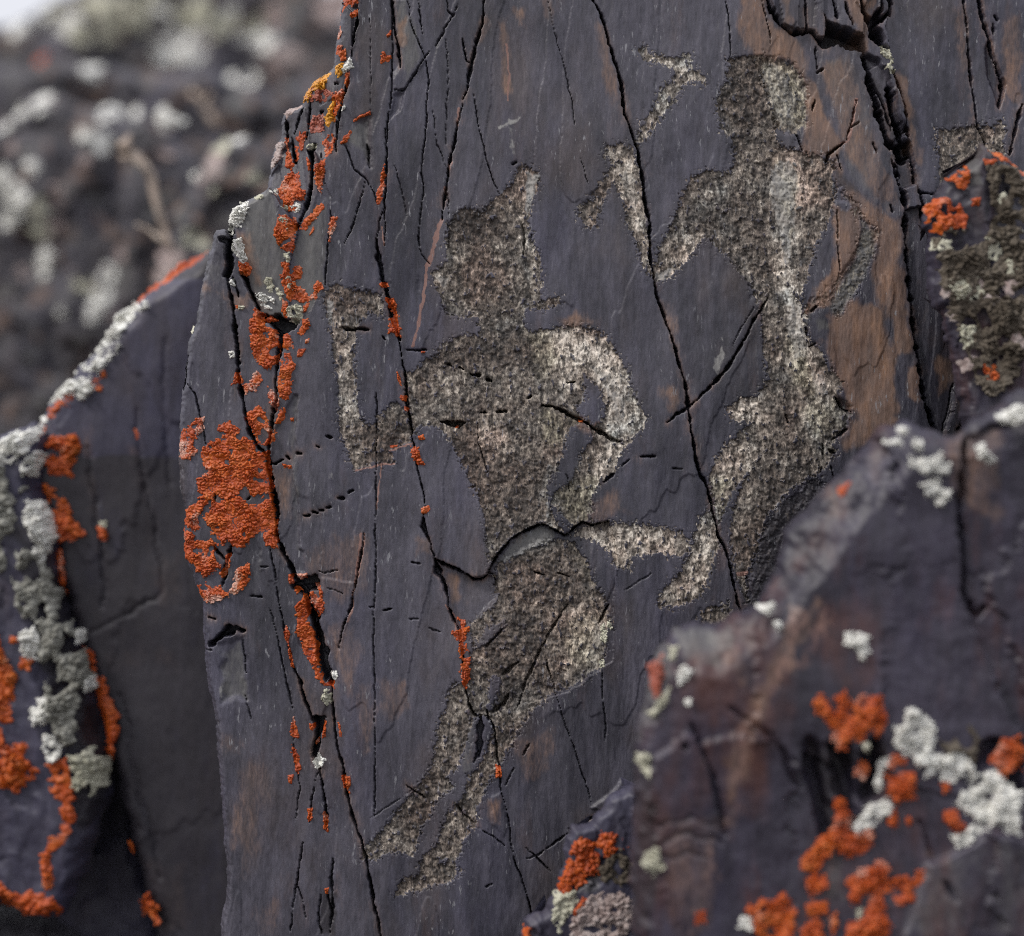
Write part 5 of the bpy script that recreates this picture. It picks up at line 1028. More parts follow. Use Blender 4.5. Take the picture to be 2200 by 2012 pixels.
O, RD, Y, W, C, G, B, PKK = 'orange', 'red', 'yellow', 'white', 'cream', 'grey', 'brown', 'pink'
g1 = dict(group="orange lichen on the left part of the carved rock")
g2 = dict(group="orange lichen in the cracks of the carved rock")
g3 = dict(group="pale lichen on the carved rock")
g4 = dict(group="lichen on the front boulder")
g5 = dict(group="lichen on the leaning slab behind")
g6 = dict(group="lichen on the far left slab")
def ex(g, **k): d = dict(g); d.update(k); return d
LICHENS = [
 # the big orange patch and its neighbours
 (R, O, "K300,185 K285,310 K205,390 K200,440 K235,480 K190,545 K110,545 K60,500 K80,410 K110,310 K190,235", "orange lichen arc at the left rim, upper left of the big orange patch", ex(g1, frost=.8)),
 (R, O, "K520,220 K600,290 K565,330 K600,385 K640,360 K720,400 K745,490 K850,460 K860,620 K872,800 K800,835 K700,840 K660,760 K600,812 K560,850 K500,890 K400,830 K370,880 K250,870 K300,840 K250,800 K240,720 K290,670 K330,640 K280,540 K275,450 K400,380 K500,320 K450,300 K420,280 K430,260",
   "upper half of the big bright orange lichen patch at the left edge of the rock", ex(g1, holes=["K520,460 K545,450 K550,490 K510,580 K490,570 K520,500"], frost=.42)),
 (R, O, "K380,880 K440,900 K520,880 K600,850 K660,900 K680,940 K780,920 K780,850 K870,830 K900,1000 K925,1160 K918,1285 K840,1270 K780,1150 K700,1220 K660,1285 K540,1265 K500,1210 K440,1275 K390,1245 K440,1230 K400,1180 K340,1100 K300,1030 K350,960",
   "lower half of the big bright orange lichen patch, beside the wide dark crack", ex(g1, frost=.42)),
 (R, O, "K250,890 K335,880 K300,950 K250,1000 K240,1050 K265,1120 K220,1145 K120,1080 K130,960 K180,920", "orange lichen strip left of the lower big orange patch", ex(g1, frost=.6)),
 (R, O, "K110,1130 K200,1160 K222,1230 K250,1220 K370,1215 K400,1280 K410,1390 K450,1430 K400,1490 K290,1530 K250,1480 K210,1420 K130,1380 K108,1280", "orange lichen patch on the rim, lower left under the big orange patch", ex(g1, holes=["K215,1290 K260,1300 K240,1330 K210,1320"])),
 (R, O, "K490,1340 K532,1340 K515,1470 K460,1545 K430,1500 K480,1450", "small orange lichen on the short forked crack under the big orange patch", g1),
 (R, O, "K690,1425 K702,1455 K680,1560 K620,1640 K560,1690 K525,1640 K560,1580 K580,1450 K640,1430", "slanting orange lichen bar just right of the orange crescent", ex(g1, frost=.7)),
 (R, O, "K225,1610 K310,1588 K360,1622 K440,1610 K500,1660 K525,1690 K470,1735 K380,1745 K300,1722 K250,1680", "orange lichen crescent lying below the big orange patch", ex(g1, frost=.75)),
 (R, O, "K700,130 K770,95 K822,140 K830,230 K872,270 K862,340 K910,315 K905,380 K860,400 K840,432 K750,412 K770,350 K700,280 K660,190", "orange lichen between the two cracks that meet above the big orange patch", g1),
 (R, O, "K850,-70 K920,0 K950,70 K915,125 K860,60", "red orange lichen tuft on the left lip of the dark crack", ex(g1, frost=.7)),
 (R, O, "K985,85 K982,190 K940,245 K895,245 K950,130", "thin orange lichen on the right lip of the dark crack above the big orange patch", g1),
 (R, O, "J870,1305 J950,1350 J1050,1370 J1085,1420 J1000,1440 J940,1410 J960,1480 J1040,1510 J1080,1580 J1110,1700 J1095,1800 D1500,460 D1440,490 D1400,450 J850,1760 J830,1640 J810,1450", "tall orange lichen patch with a dark pit, left of the black hole", ex(g1, holes=["J960,1530 J1010,1520 J1000,1600 J960,1590"])),
 (R, O, "J1150,1555 J1212,1560 J1240,1690 J1185,1722 J1135,1660", "orange lichen clump right below the black hole", g1),
 (R, O, "D1530,415 D1572,400 D1595,470 D1580,560 D1560,645 D1530,650 D1500,600 D1512,500", "long orange lichen column right of the dark crack under the black hole", g1),
 (R, O, "D1270,505 D1300,510 D1308,560 D1252,572", "tiny orange lichen left of the thin dark crack near the pale ring", g1),
 (R, O, "D1310,580 D1350,560 D1390,505 D1420,510 D1410,560 D1380,600 D1320,630", "orange lichen bar between the thin crack and the tall orange patch", ex(g1, frost=.7)),
 (R, O, "J1080,430 J1130,400 J1200,395 J1262,420 J1285,560 J1242,660 J1232,725 J1150,742 J1090,690 J1055,560", "orange lichen oval in the middle of the grey green flake column", g1),
 (R, O, "J1130,865 J1200,860 J1210,950 J1240,880 J1300,885 J1312,980 J1290,1050 J1385,1150 J1400,1210 J1340,1235 J1240,1205 J1205,1240 J1150,1130 J1125,990", "forked orange lichen above the brown rosette", g1),
 (R, O, "J1125,1195 J1192,1250 J1190,1410 J1140,1390", "narrow orange lichen left of the brown rosette", g1),
 (R, O, "J1345,1270 J1392,1250 J1375,1330 J1330,1360", "small orange lichen right of the brown rosette", g1),
 (R, O, "A1570,915 A1602,925 A1622,1010 A1645,1040 A1632,1122 A1560,1135 A1515,1080 A1495,1000 A1530,955", "red orange lichen head above the small white tufts", ex(g1, frost=.6)),
 (R, O, "J1525,245 J1545,285 J1470,400 J1370,515 J1305,515 J1340,440 J1440,330", "slanting orange lichen streak on the pale grey flake", ex(g1, th=3.5)),
 (R, O, "J1610,395 J1672,405 J1670,490 J1632,560 J1600,645 J1590,540", "orange lichen in the crack at the right rim of the pale grey flake", ex(g1, frost=.75)),
 (R, O, "J1400,570 J1440,480 J1455,520 J1400,590", "dot of orange lichen in the middle of the pale grey flake", g1),
 (R, O, "J1455,1060 J1480,1035 J1530,1055 J1532,1112 J1490,1130 J1480,1190 J1420,1240 J1385,1200 J1440,1130", "orange lichen with a white tip right of the forked orange lichen", g1),
 (R, O, "J1340,1405 J1392,1405 J1422,1480 J1372,1505 J1330,1575 J1285,1555 J1330,1480", "orange lichen right of the black hole", g1),
 (R, O, "J1360,1610 J1412,1588 J1402,1650 J1350,1672", "tiny orange lichen speck below and right of the black hole", g1),
 (R, O, "J1285,1718 J1365,1705 J1355,1770 J1275,1785", "tiny orange lichen beside the top of the long orange column", g1),
 # broken side face, top left
 (R, RD, "L430,990 L520,930 L700,930 L770,1000 L740,1060 L620,1080 L560,1040 L520,1060", "red brown lichen under the yellow lichen band", g1),
 (R, RD, "L510,1290 L560,1230 L650,1220 L690,1300 L650,1420 L600,1400 L520,1380", "red brown lichen left of the yellow and orange patch", g1),
 (R, O, "L330,1400 L470,1380 L460,1450 L400,1600 L370,1680 L330,1560", "orange red lichen on the narrow ledge of the broken side face", g1),
 (R, O, "L230,1440 L260,1440 L270,1600 L340,1760 L300,1830 L250,1760 L240,1600", "thin orange lichen streak low on the broken side face", g1),
 (R, PKK, "L120,1470 L210,1480 L230,1560 L150,1700 L60,1800 L40,1700 L90,1560", "pinkish grey crust at the outer corner of the broken side face", g3),
 (R, PKK, "L190,1150 L270,1090 L400,1050 L410,1110 L320,1150 L240,1210", "pinkish grey crust capping the step of the broken side face", g3),
 (R, O, "L660,1480 L740,1450 L785,1500 L770,1620 L720,1700 L690,1680 L720,1600 L660,1560", "bright orange lichen left of the white streaked orange tuft", g1),
 (R, O, "L480,1680 L520,1720 L530,1830 L500,1830", "thin orange lichen beside the black slot of the side face", g1),
 (R, O, "L600,1770 L700,1700 L680,1800 L690,1900 L640,2080 L580,1980", "orange lichen right of the black slot of the side face", g1),
 (R, O, "L860,560 L920,500 L910,570 L920,640 L870,640 L820,570 L810,480 L880,480", "dark red lichen on the side face above the white tuft", ex(g1)),
 (R, O, "L960,120 L1045,100 L1045,180 L980,180", "round red lichen near the top of the side face", g1),
 (R, O, "L890,-40 L1060,-40 L1040,40 L930,60 L850,110 L900,40", "red orange lichen at the very top of the side face", g1),
 (R, O, "L820,330 L850,250 L865,340 L840,390 L800,370", "small red lichen on the outline of the side face", g1),
 (R, Y, "L430,960 L500,880 L560,800 L700,730 L740,760 L690,860 L660,920 L560,940 L520,920 L520,1010 L480,1050 L430,1020", "yellow ochre lichen band along the stepped outline", g1),
 (R, Y, "L800,720 L850,680 L890,690 L880,820 L850,850 L810,790", "yellow lichen left of the white tuft on the side face", g1),
 (R, Y, "L690,1250 L740,1100 L790,1040 L800,1100 L760,1200 L790,1280 L730,1355 L690,1310", "golden yellow lichen beside the orange one on the side face", g1),
 (R, O, "L770,1050 L840,980 L885,990 L870,1100 L830,1220 L780,1290 L770,1200 L800,1110", "bright orange lichen merging with the golden yellow one", g1),
 (R, O, "L920,800 L970,780 L960,860 L930,960 L910,900", "orange lichen below the white tuft on the side face", g1),
 (R, O, "L870,1530 L920,1470 L975,1430 L960,1500 L930,1550 L870,1575", "small orange tuft with white flecks on the purple slate", ex(g1, frost=.8)),
 (R, O, "L1000,1310 L1080,1250 L1185,1205 L1190,1245 L1100,1270 L1010,1325", "thin salmon orange lichen line above the triangular recess", ex(g1, c=5)),
 (R, O, "L1310,590 L1345,560 L1350,610 L1410,610 L1400,660 L1330,690 L1290,690", "branched orange lichen speck beside the pale wedge flake", ex(g1, c=6)),
 (R, O, "L1360,390 L1400,340 L1415,320 L1405,390 L1370,410", "red lichen speck on the crack above the branched orange speck", ex(g1, c=6)),
 # central crack
 (R, O, "B305,905 B320,895 B315,1010 B302,1100 B280,1110 B273,1060 B298,990", "orange lichen high in the central crack, level with the head of the pecked figure", g2),
 (R, O, "E290,15 E340,18 E338,40 E300,50", "small orange lichen in the crack at the top of the narrow pecked loop", g2),
 (R, O, "E325,105 E368,105 E388,170 E382,220 E402,270 E412,320 E380,312 E342,285 E338,240 E362,190 E330,140", "longest orange lichen filling the central crack beside the narrow pecked loop", ex(g2, frost=.25)),
 (R, O, "E382,485 E402,540 E412,582 E388,550", "thin orange lichen in the central crack left of the pecked torso", g2),
 (R, O, "E400,628 E436,630 E432,662 E404,652", "upper of two orange dots in the crack left of the pecked torso", g2),
 (R, O, "E424,688 E452,698 E442,718 E425,708", "lower of two orange dots in the crack left of the pecked torso", g2),
 (R, O, "E462,905 E500,915 E508,960 E525,1000 E490,995 E463,965", "orange lichen clump in the crack below the pecked torso's left corner", g2),
 (R, O, "E500,855 E528,842 E542,868 E505,874", "orange lichen dot on the lip right of the central crack", g2),
 (R, O, "E518,1240 E545,1222 E562,1238 E545,1262 E520,1266", "orange lichen dot at the top of the lens shaped opening in the crack", g2),
 (R, O, "E345,900 E385,895 E388,908 E350,912", "orange fleck at the lower end of the narrow pecked loop", ex(g2, c=5)),
 (R, O, "H700,58 H742,88 H768,130 H752,202 H705,182 H680,145 H722,132 H735,112", "orange lichen around the pit beside the left hip of the pecked figure", g2),
 (R, O, "H728,200 H762,210 H782,290 H780,400 H755,442 H733,400 H728,290", "orange lichen column in the crack beside the thigh of the pecked figure", g2),
 (R, O, "H920,862 H950,868 H950,930 H924,932", "orange lichen dot in the crack right of the pecked legs", g2),
 (R, O, "H84,922 H127,928 H132,1022 H100,1012", "orange lichen in the long lower crack near the pecked foot", g2),
 (R, O, "E700,795 E718,790 E715,806 E700,806", "orange speck under the black slot in the pecked torso", ex(g2, c=5)),
 (R, O, "E1368,762 E1395,764 E1390,776 E1370,774", "orange speck in the slanting crack of the pecked torso", ex(g2, c=5)),
 (R, O, "E515,390 E540,390 E535,400 E515,402", "orange speck at the right end of the short black slot above the torso", ex(g2, c=5)),
 # lower left crack
 (R, O, "Q80,-20 Q130,-20 Q140,60 Q100,70", "orange lichen at the upper left lip of the wide black notch", g2),
 (R, O, "Q140,110 Q180,110 Q260,190 Q300,280 Q290,400 Q260,430 Q180,400 Q140,280 Q190,240", "upper part of the orange lichen lining the wide black notch", g2),
 (R, O, "Q180,410 Q260,430 Q340,520 Q380,640 Q370,760 Q400,880 Q430,1000 Q440,1070 Q370,990 Q330,880 Q260,800 Q230,700 Q210,600 Q160,540", "long orange lichen lining the left wall of the wide dark crack", ex(g2, frost=.3)),
 (R, O, "Q300,130 Q400,100 Q425,200 Q440,330 Q380,400 Q320,280", "orange lichen on the right wall of the wide black notch", g2),
 (R, O, "Q340,60 Q390,70 Q400,130 Q370,120", "orange fleck under the upper rim of the wide black notch", g2),
 (R, O, "Q150,-30 Q280,-40 Q270,10 Q200,20", "orange lichen fringe on the upper rim of the wide black notch", ex(g2, frost=.7)),
 (R, O, "Q450,1050 Q540,1040 Q545,1110 Q520,1090 Q460,1085", "orange lichen between the two pale tufts in the lower crack", g2),
 (R, O, "Q45,520 Q75,470 Q98,560 Q100,680 Q130,860 Q140,900 Q115,880 Q80,660 Q50,600", "thin orange lichen line left of the wide dark crack", ex(g2, c=8)),
 (R, O, "Q110,1470 Q140,1380 Q170,1480 Q185,1590 Q130,1600 Q110,1560", "upper of the orange tufts on the thin crack at the lower left", g2),
 (R, O, "G1575,755 G1600,780 G1628,880 G1612,918 G1590,885", "lower of the orange tufts on the thin crack at the lower left", g2),
 (R, O, "G1560,925 G1588,922 G1578,975 G1560,960", "orange dot below the orange tufts on the thin crack at the lower left", g2),
 (R, O, "Q290,1450 Q350,1460 Q330,1530 Q300,1520", "orange lichen left of the dark gap under the pointed tongue of slate", g2),
 (R, O, "Q440,1420 Q465,1430 Q455,1590 Q415,1600 Q430,1500", "orange lichen strip right of the dark gap under the pointed tongue of slate", g2),
 (R, O, "Q340,1650 Q390,1600 Q380,1660 Q350,1680", "orange dot inside the dark gap above the white tuft", g2),
 (R, O, "Q585,1440 Q610,1480 Q620,1580 Q595,1600", "faint orange lichen at the right edge of the lower crack", g2),
 (R, O, "G1660,1115 G1684,1108 G1692,1160 G1664,1180", "orange fleck on the left branch of the crack below the white tuft", g2),
 (R, O, "G1750,1125 G1772,1160 G1772,1235 G1748,1222", "orange fleck on the right branch of the crack below the white tuft", g2),
 (R, O, "G1755,1545 G1775,1540 G1770,1575 G1755,1570", "lowest orange fleck on the dark cracked strip at the bottom", g2),
 (R, O, "K965,575 K1045,590 K1040,615 K980,608", "small orange dash right of the big patch, on the far lip of the crack", ex(g2, c=7)),
 (R, O, "K1035,190 K1065,185 K1062,220 K1036,216", "orange dot on the flake edge right of the dark crack", ex(g2, c=6)),
 # white and cream crusts on the carved rock
 (R, W, "J690,232 J780,238 J800,330 J760,350 J748,430 J720,480 J640,470 J608,555 J572,490 J575,400 J610,300", "thick white crust on the upper rim of the grey green flake", g3),
 (R, W, "J630,625 J720,605 J740,680 J752,750 J775,800 J762,865 J720,840 J700,770 J640,740 J618,680", "thinner white crust hanging below the thick one on the flake rim", g3),
 (R, C, "J840,180 J890,145 J945,168 J932,200 J868,218", "cream chip of lichen on top of the grey green flake", g3),
 (R, W, "J1000,130 J1030,90 J1065,90 J1060,140 J1030,170", "small white tuft left of the red orange head", g3),
 (R, O, "J695,850 J770,830 J822,880 J815,950 J770,975 J715,955", "round orange rosette under the white crust", g1),
 (R, C, "J940,1030 J970,988 J1022,1008 J1042,1070 J1110,1110 J1142,1170 J1110,1212 J1060,1150 J960,1092", "grey cream crust on the lower grey green flake", g3),
 (R, W, "J870,1150 J940,1160 J1020,1180 J1050,1222 J1020,1290 J970,1312 J920,1260 J888,1210", "cracked off white crust just below the grey cream one", g3),
 (R, C, "J1165,1320 J1220,1272 J1270,1258 J1332,1305 J1332,1382 J1280,1450 J1208,1420", "cup shaped brownish cream rosette on the orange column", ex(g3, holes=["J1235,1330 J1270,1330 J1270,1365 J1235,1365"])),
 (R, C, "J1110,390 J1180,383 J1202,440 J1182,525 J1160,455 J1120,442", "hook shaped pale lichen on the orange oval", g3),
 (R, C, "J1130,755 J1200,748 J1217,850 J1180,855 J1158,800", "pale lichen between the orange oval and the forked orange lichen", g3),
 (R, C, "J1165,1000 J1210,978 J1222,1020 J1265,1030 J1230,1072 J1246,1135 J1200,1112 J1172,1062", "star shaped pale lichen inside the forked orange lichen", g3),
 (R, C, "J1092,245 J1160,248 J1190,300 J1180,325 J1140,310", "left pale tuft under the red orange head", g3),
 (R, W, "J1200,280 J1260,238 J1305,250 J1285,340 J1225,335", "right pale tuft under the red orange head", g3),
 (R, W, "J600,1040 J650,1008 J662,1080 J625,1072", "tiny white tuft beside the dark crack left of the flake", g3),
 (R, W, "J594,1730 J650,1722 J664,1785 J610,1800", "small white ring shaped lichen beside the dark crack", ex(g3, holes=["J618,1752 J640,1748 J638,1772 J620,1772"], c=5)),
 (R, C, "J185,1500 J200,1455 J228,1468 J225,1540 J190,1545", "tiny pale ring on the left outline of the rock", ex(g3, c=5)),
 (R, C, "J700,1270 J770,1288 J742,1322 J698,1305", "cream lichen beside an orange speck left of the tall orange patch", g3),
 (R, O, "J668,1275 J700,1270 J700,1305 J675,1312", "orange speck touching the cream lichen left of the tall orange patch", g1),
 (R, W, "L890,720 L960,630 L990,640 L990,740 L950,770 L880,820", "white leafy tuft on the side face between yellow and purple stone", g3),
 (R, W, "L865,1170 L920,1145 L915,1185 L875,1205", "white fleck in the slot of the side face", ex(g3, c=5)),
 (R, C, "L480,1560 L540,1520 L600,1530 L590,1580 L500,1590", "pale granular lichen above the black slot of the side face", g3),
 (R, W, "Q495,950 Q580,905 Q575,990 Q545,1030 Q500,990", "small white tuft in the wide dark crack", g3),
 (R, C, "Q430,1100 Q520,1130 Q530,1220 Q470,1270 Q430,1230", "grey white tuft at the bottom of the wide dark crack", g3),
 (R, W, "Q330,1840 Q390,1745 Q450,1810 Q430,1880 Q370,1900", "white tuft at the lower end of the dark gap", g3),
 (R, C, "N545,400 N580,395 N585,430 N640,430 N660,500 N660,620 N680,650 N630,670 N600,620 N570,500", "pale green crust hanging in the black cleft at the top right", g3),
 (R, C, "H1495,100 H1540,88 H1548,120 H1520,150 H1530,175 H1520,205 H1490,200", "cream beads at the right edge of the pecked hips", g3),
 (R, C, "H1480,310 H1505,298 H1510,330 H1485,345", "single grey bead low on the right edge of the pecked hips", ex(g3, c=6)),
 # front boulder
 (N1, O, "I870,500 I920,490 I950,560 I1000,600 I990,500 I1040,460 I1080,560 I1140,490 I1230,490 I1260,560 I1275,620 I1240,700 I1160,690 I1110,760 I1000,770 I960,680 I900,600", "orange lichen tuft in the middle of the front boulder above its dark clefts", ex(g4, holes=["I1130,520 I1160,520 I1160,560 I1130,550"])),
 (N1, W, "I1370,570 I1420,565 I1525,640 I1540,700 I1520,790 I1460,830 I1370,830 I1310,740 I1320,660 I1370,640", "greenish white lichen clump left of the brown tuft on the front boulder", g4),
 (N1, B, "I1545,700 I1650,645 I1712,670 I1775,740 I1750,850 I1690,800 I1600,800 I1550,760", "brown lichen tuft on the front boulder", g4),
 (N1, W, "I1400,820 I1560,810 I1690,800 I1745,880 I1740,930 I1600,970 I1560,900 I1480,950 I1450,880", "white lichen ridge running right from the greenish white clump", g4),
 (N1, W, "I1740,930 I1880,900 I1940,980 I2010,1010 I1980,1100 I1985,1240 I1930,1250 I1900,1180 I1830,1190 I1760,1160 I1660,1090 I1690,1000", "largest white lichen cushion at the right of the front boulder", ex(g4, holes=["I1810,1030 I1850,1020 I1850,1060 I1815,1060"])),
 (N1, W, "I1630,1265 I1780,1198 I1825,1220 I1700,1325 I1640,1300", "white leaf shaped lichen below the largest white cushion", g4),
 (N1, O, "I1585,1130 I1650,1128 I1712,1210 I1670,1245 I1590,1170", "orange lichen touching the white leaf shaped one", g4),
 (N1, O, "I1570,970 I1620,960 I1620,1010 I1580,1020", "orange fleck left of the largest white cushion", g4),
 (N1, O, "I1280,830 I1340,808 I1395,870 I1425,960 I1425,1050 I1350,1085 I1285,1040 I1275,930", "bulging red orange lichen right of the clefts on the front boulder", g4),
 (N1, W, "I1190,1080 I1300,1055 I1315,1120 I1225,1180 I1130,1235 I1095,1210", "white lichen streak pointing down left under the bulging orange one", g4),
 (N1, W, "I1215,960 I1250,840 I1290,820 I1280,860 I1260,900 I1255,1000 I1225,1010", "thin white lichen rim left of the bulging orange one", g4),
 (N1, C, "I1130,750 I1170,740 I1190,810 I1150,800", "grey white lichen below the orange tuft on the front boulder", g4),
 (N1, O, "I1320,1110 I1345,1180 I1320,1215 I1285,1190 I1300,1130", "small orange lichen right of the white streak", g4),
 (N1, O, "I1375,1170 I1400,1150 I1425,1180 I1400,1210", "orange dot right of the white streak on the front boulder", g4),
 (N1, O, "I1130,850 I1180,850 I1185,910 I1150,950 I1120,930", "orange fleck between the clefts of the front boulder", g4),
 (N1, O, "I1000,1060 I1050,1060 I1075,1180 I1100,1235 I1200,1220 I1205,1310 I1110,1350 I1070,1395 I1000,1320 I940,1390 I880,1455 I820,1430 I815,1380 I900,1290 I960,1240 I1000,1180", "spreading orange lichen in the centre of the front boulder's lower half", g4),
 (N1, O, "I840,1490 I960,1465 I945,1540 I880,1575 I835,1550", "orange lichen pad left of the grey rib on the front boulder", g4),
 (N1, O, "I1070,1470 I1200,1420 I1230,1380 I1275,1420 I1280,1490 I1302,1530 I1260,1580 I1140,1560 I1120,1620 I1075,1600", "orange lichen right of the grey rib on the front boulder", g4),
 (N1, O, "I1300,1490 I1400,1480 I1490,1440 I1492,1500 I1425,1560 I1420,1615 I1340,1612 I1308,1560", "pointed orange lichen farthest right near the bottom of the front boulder", g4),
 (N1, O, "I520,1650 I610,1600 I670,1610 I720,1550 I775,1650 I755,1820 I570,1850 I555,1700", "dark orange lichen patch at the bottom of the front boulder beside a white dot", g4),
 (N1, O, "I830,1620 I940,1595 I955,1660 I840,1685", "orange lichen below the orange pad on the front boulder", g4),
 (N1, O, "I800,1745 I900,1715 I945,1830 I800,1850", "orange lichen at the bottom edge of the picture, left of the grey rib", g4),
 (N1, O, "I1050,1745 I1150,1700 I1170,1640 I1225,1570 I1262,1590 I1250,1680 I1302,1720 I1250,1850 I1050,1850", "orange lichen at the bottom edge of the picture, right of the grey rib", g4),
 (N1, O, "I960,1700 I1000,1660 I1010,1740 I980,1790", "narrow orange lichen on the grey rib of the front boulder", g4),
 (N1, C, "I1110,1660 I1150,1640 I1140,1700 I1110,1710", "small cream lichen among the lowest orange patches", g4),
 (N1, O, "I225,1660 I285,1655 I290,1710 I240,1720", "small lone orange dot low on the reddish face of the front boulder", g4),
 (N1, W, "I480,1690 I540,1675 I565,1730 I520,1765 I478,1745", "white lichen dot beside the dark orange patch at the bottom", g4),
 (N1, W, "I1030,215 I1060,155 I1110,140 I1165,170 I1178,250 I1130,290 I1090,230", "lone greenish white lichen cap high on the front boulder", g4),
 (N1, W, "I140,360 I170,340 I215,355 I195,400 I150,425", "white lichen at the upper left corner of the front boulder", g4),
 (N1, W, "I175,500 I215,505 I210,545 I180,540", "small white dot under the white lichen at the upper left corner", g4),
 (N1, W, "I580,10 I660,-12 I675,10 I640,52", "white lichen on the upper edge of the front boulder", g4),
 (N1, W, "I658,92 I695,88 I705,125 I675,135", "white dot just below the upper edge of the front boulder", g4),
 (N1, C, "H1722,1330 H1790,1315 H1825,1410 H1770,1465 H1715,1400", "cream lichen low on the left edge of the front boulder", g4),
 (N1, C, "H1690,810 H1760,815 H1745,920 H1690,880", "cream lichen halfway up the left edge of the front boulder", g4),
 (N1, C, "H1862,440 H1850,530 H1775,610 H1742,590 H1830,490", "pale lichen streak on the upper left edge of the front boulder", g4),
 (N1, C, "I100,230 I145,230 I125,310 I95,300", "pale bead at the top of the front boulder's left edge", g4),
 (N1, RD, "H1750,330 H1830,270 H1830,420 H1780,500", "faded red lichen beside the upper left edge of the front boulder", g4),
 (N1, W, "F1260,880 F1330,858 F1355,900 F1290,905", "white lichen left on the summit of the front boulder", g4),
 (N1, W, "F1325,800 F1385,805 F1370,850 F1335,845", "white dot at the summit of the front boulder", g4),
 (N1, W, "F1400,880 F1460,860 F1470,930 F1420,940", "greyish white dot in the middle of the summit group", g4),
 (N1, W, "F1390,970 F1480,980 F1560,945 F1572,1030 F1480,1050 F1395,1020", "widest white lichen of the summit group on the front boulder", g4),
 (N1, W, "F1545,1000 F1610,1000 F1600,1055 F1550,1050", "white lichen right of the widest one in the summit group", g4),
 (N1, W, "F1450,1115 F1520,1085 F1565,1130 F1530,1185 F1480,1160", "white lichen below the widest one in the summit group", g4),
 (N1, W, "F1565,1140 F1615,1150 F1615,1190 F1570,1185", "small white lichen at the lower right of the summit group", g4),
 (N1, W, "F1535,1185 F1590,1195 F1575,1230 F1540,1225", "lowest white dot of the summit group", g4),
 (N1, W, "F1740,915 F1790,895 F1855,980 F1820,1005 F1755,955", "white lichen bar right of the joint on the front boulder", g4),
 (N1, W, "F1860,740 F1960,690 F2060,690 F2060,800 F1920,790", "white lichen on the top right corner of the front boulder", g4),
 (N1, O, "I1845,850 I1920,740 I2000,715 I2050,800 I2000,900 I1920,935", "orange lichen in the hollow at the right edge of the picture", g4),
 (N1, O, "F1015,1130 F1080,1100 F1050,1160 F1020,1180", "faint orange streak on the upper slope of the front boulder", ex(g4, th=4)),
 # small stone at the foot
 (N3, O, "H1300,1430 H1330,1300 H1380,1270 H1470,1280 H1490,1235 H1600,1235 H1625,1310 H1520,1370 H1490,1350 H1490,1430 H1400,1500 H1300,1545 H1245,1550 H1280,1480", "bright orange lichen on the small stone at the foot of the carved face", dict(holes=["H1455,1310 H1510,1310 H1510,1360 H1460,1350"])),
 (N3, B, "H1470,1440 H1520,1380 H1600,1345 H1660,1380 H1680,1500 H1560,1530 H1465,1500", "brown lichen cushion on the small stone beside the bright orange one"),
 (N3, C, "H1240,1570 H1350,1548 H1362,1620 H1290,1700 H1265,1780 H1215,1690", "pale green lichen below the bright orange one on the small stone"),
 (N3, PKK, "H1370,1620 H1480,1560 H1640,1570 H1680,1700 H1600,1830 H1330,1850 H1330,1720", "purplish grey crust at the bottom of the small stone"),
 (N3, O, "H1330,1660 H1390,1585 H1425,1595 H1350,1685", "small orange streak between the green and purplish crusts"),
 (N3, O, "H1070,1750 H1110,1750 H1110,1830 H1060,1830", "orange dot at the lowest left corner of the small stone"),
 # pointed stone
 (N2, O, "C1510,1090 C1600,1065 C1660,1100 C1705,1180 C1700,1245 C1640,1240 C1540,1262 C1505,1200", "orange lichen ring on the left flank of the pointed stone", dict(holes=["C1575,1100 C1610,1100 C1610,1160 C1575,1150", "C1530,1160 C1555,1160 C1555,1200 C1530,1200"])),
 (N2, O, "C1600,968 C1720,898 C1728,980 C1690,1015 C1650,985", "light orange lichen on the upper left edge of the pointed stone"),
 (N2, O, "C1840,800 C1910,815 C1955,870 C1900,865", "orange lichen beside the tip of the pointed stone"),
 (N2, O, "C1955,870 C2060,920 C2060,960 C1980,915", "orange lichen farthest right on the pointed stone's upper edge"),
 (N2, O, "C1735,1080 C1782,1072 C1780,1115 C1740,1112", "orange dot on the shaded face of the pointed stone"),
 (N2, O, "C1805,860 C1870,865 C1850,895 C1810,890", "small orange lichen under the tip of the pointed stone"),
 (N2, B, "C1530,1290 C1620,1240 C1680,1260 C1720,1340 C1800,1310 C1860,1180 C1840,1020 C1820,900 C1960,900 C2080,980 C2080,1780 F1960,560 F1860,640 F1790,600 F1720,420 F1640,200 F1600,60 C1570,1640 C1540,1500 C1580,1420", "grey brown crust covering the lower face of the pointed stone", dict(c=13, th=15)),
 (N2, C, "F1640,-20 F1720,20 F1720,110 F1650,100 F1600,60", "pale lichen on the left edge of the pointed stone"),
 (N2, C, "F1680,240 F1750,260 F1760,350 F1700,370 F1670,300", "cream lichen low on the left edge of the pointed stone"),
 (N2, C, "C1810,1290 C1870,1270 C1870,1310 C1820,1312", "small pale green lichen in the middle of the pointed stone"),
 (N2, O, "F1800,460 F1860,470 F1880,540 F1820,550", "rusty orange spot low on the pointed stone"),
 # leaning slab behind, left
 (L1, W, "D780,90 D820,150 D720,270 D670,350 D620,410 D580,480 D530,520 D455,490 D500,380 D560,250 D640,150", "upper white lichen band on the rim of the leaning slab", g5),
 (L1, W, "D460,450 D535,490 D500,550 D530,600 D450,655 D390,612 D330,650 D260,690 D235,760 D190,790 D200,700 D260,640 D330,560 D400,470", "lower white lichen band with the brightest lump on the rim of the leaning slab", g5),
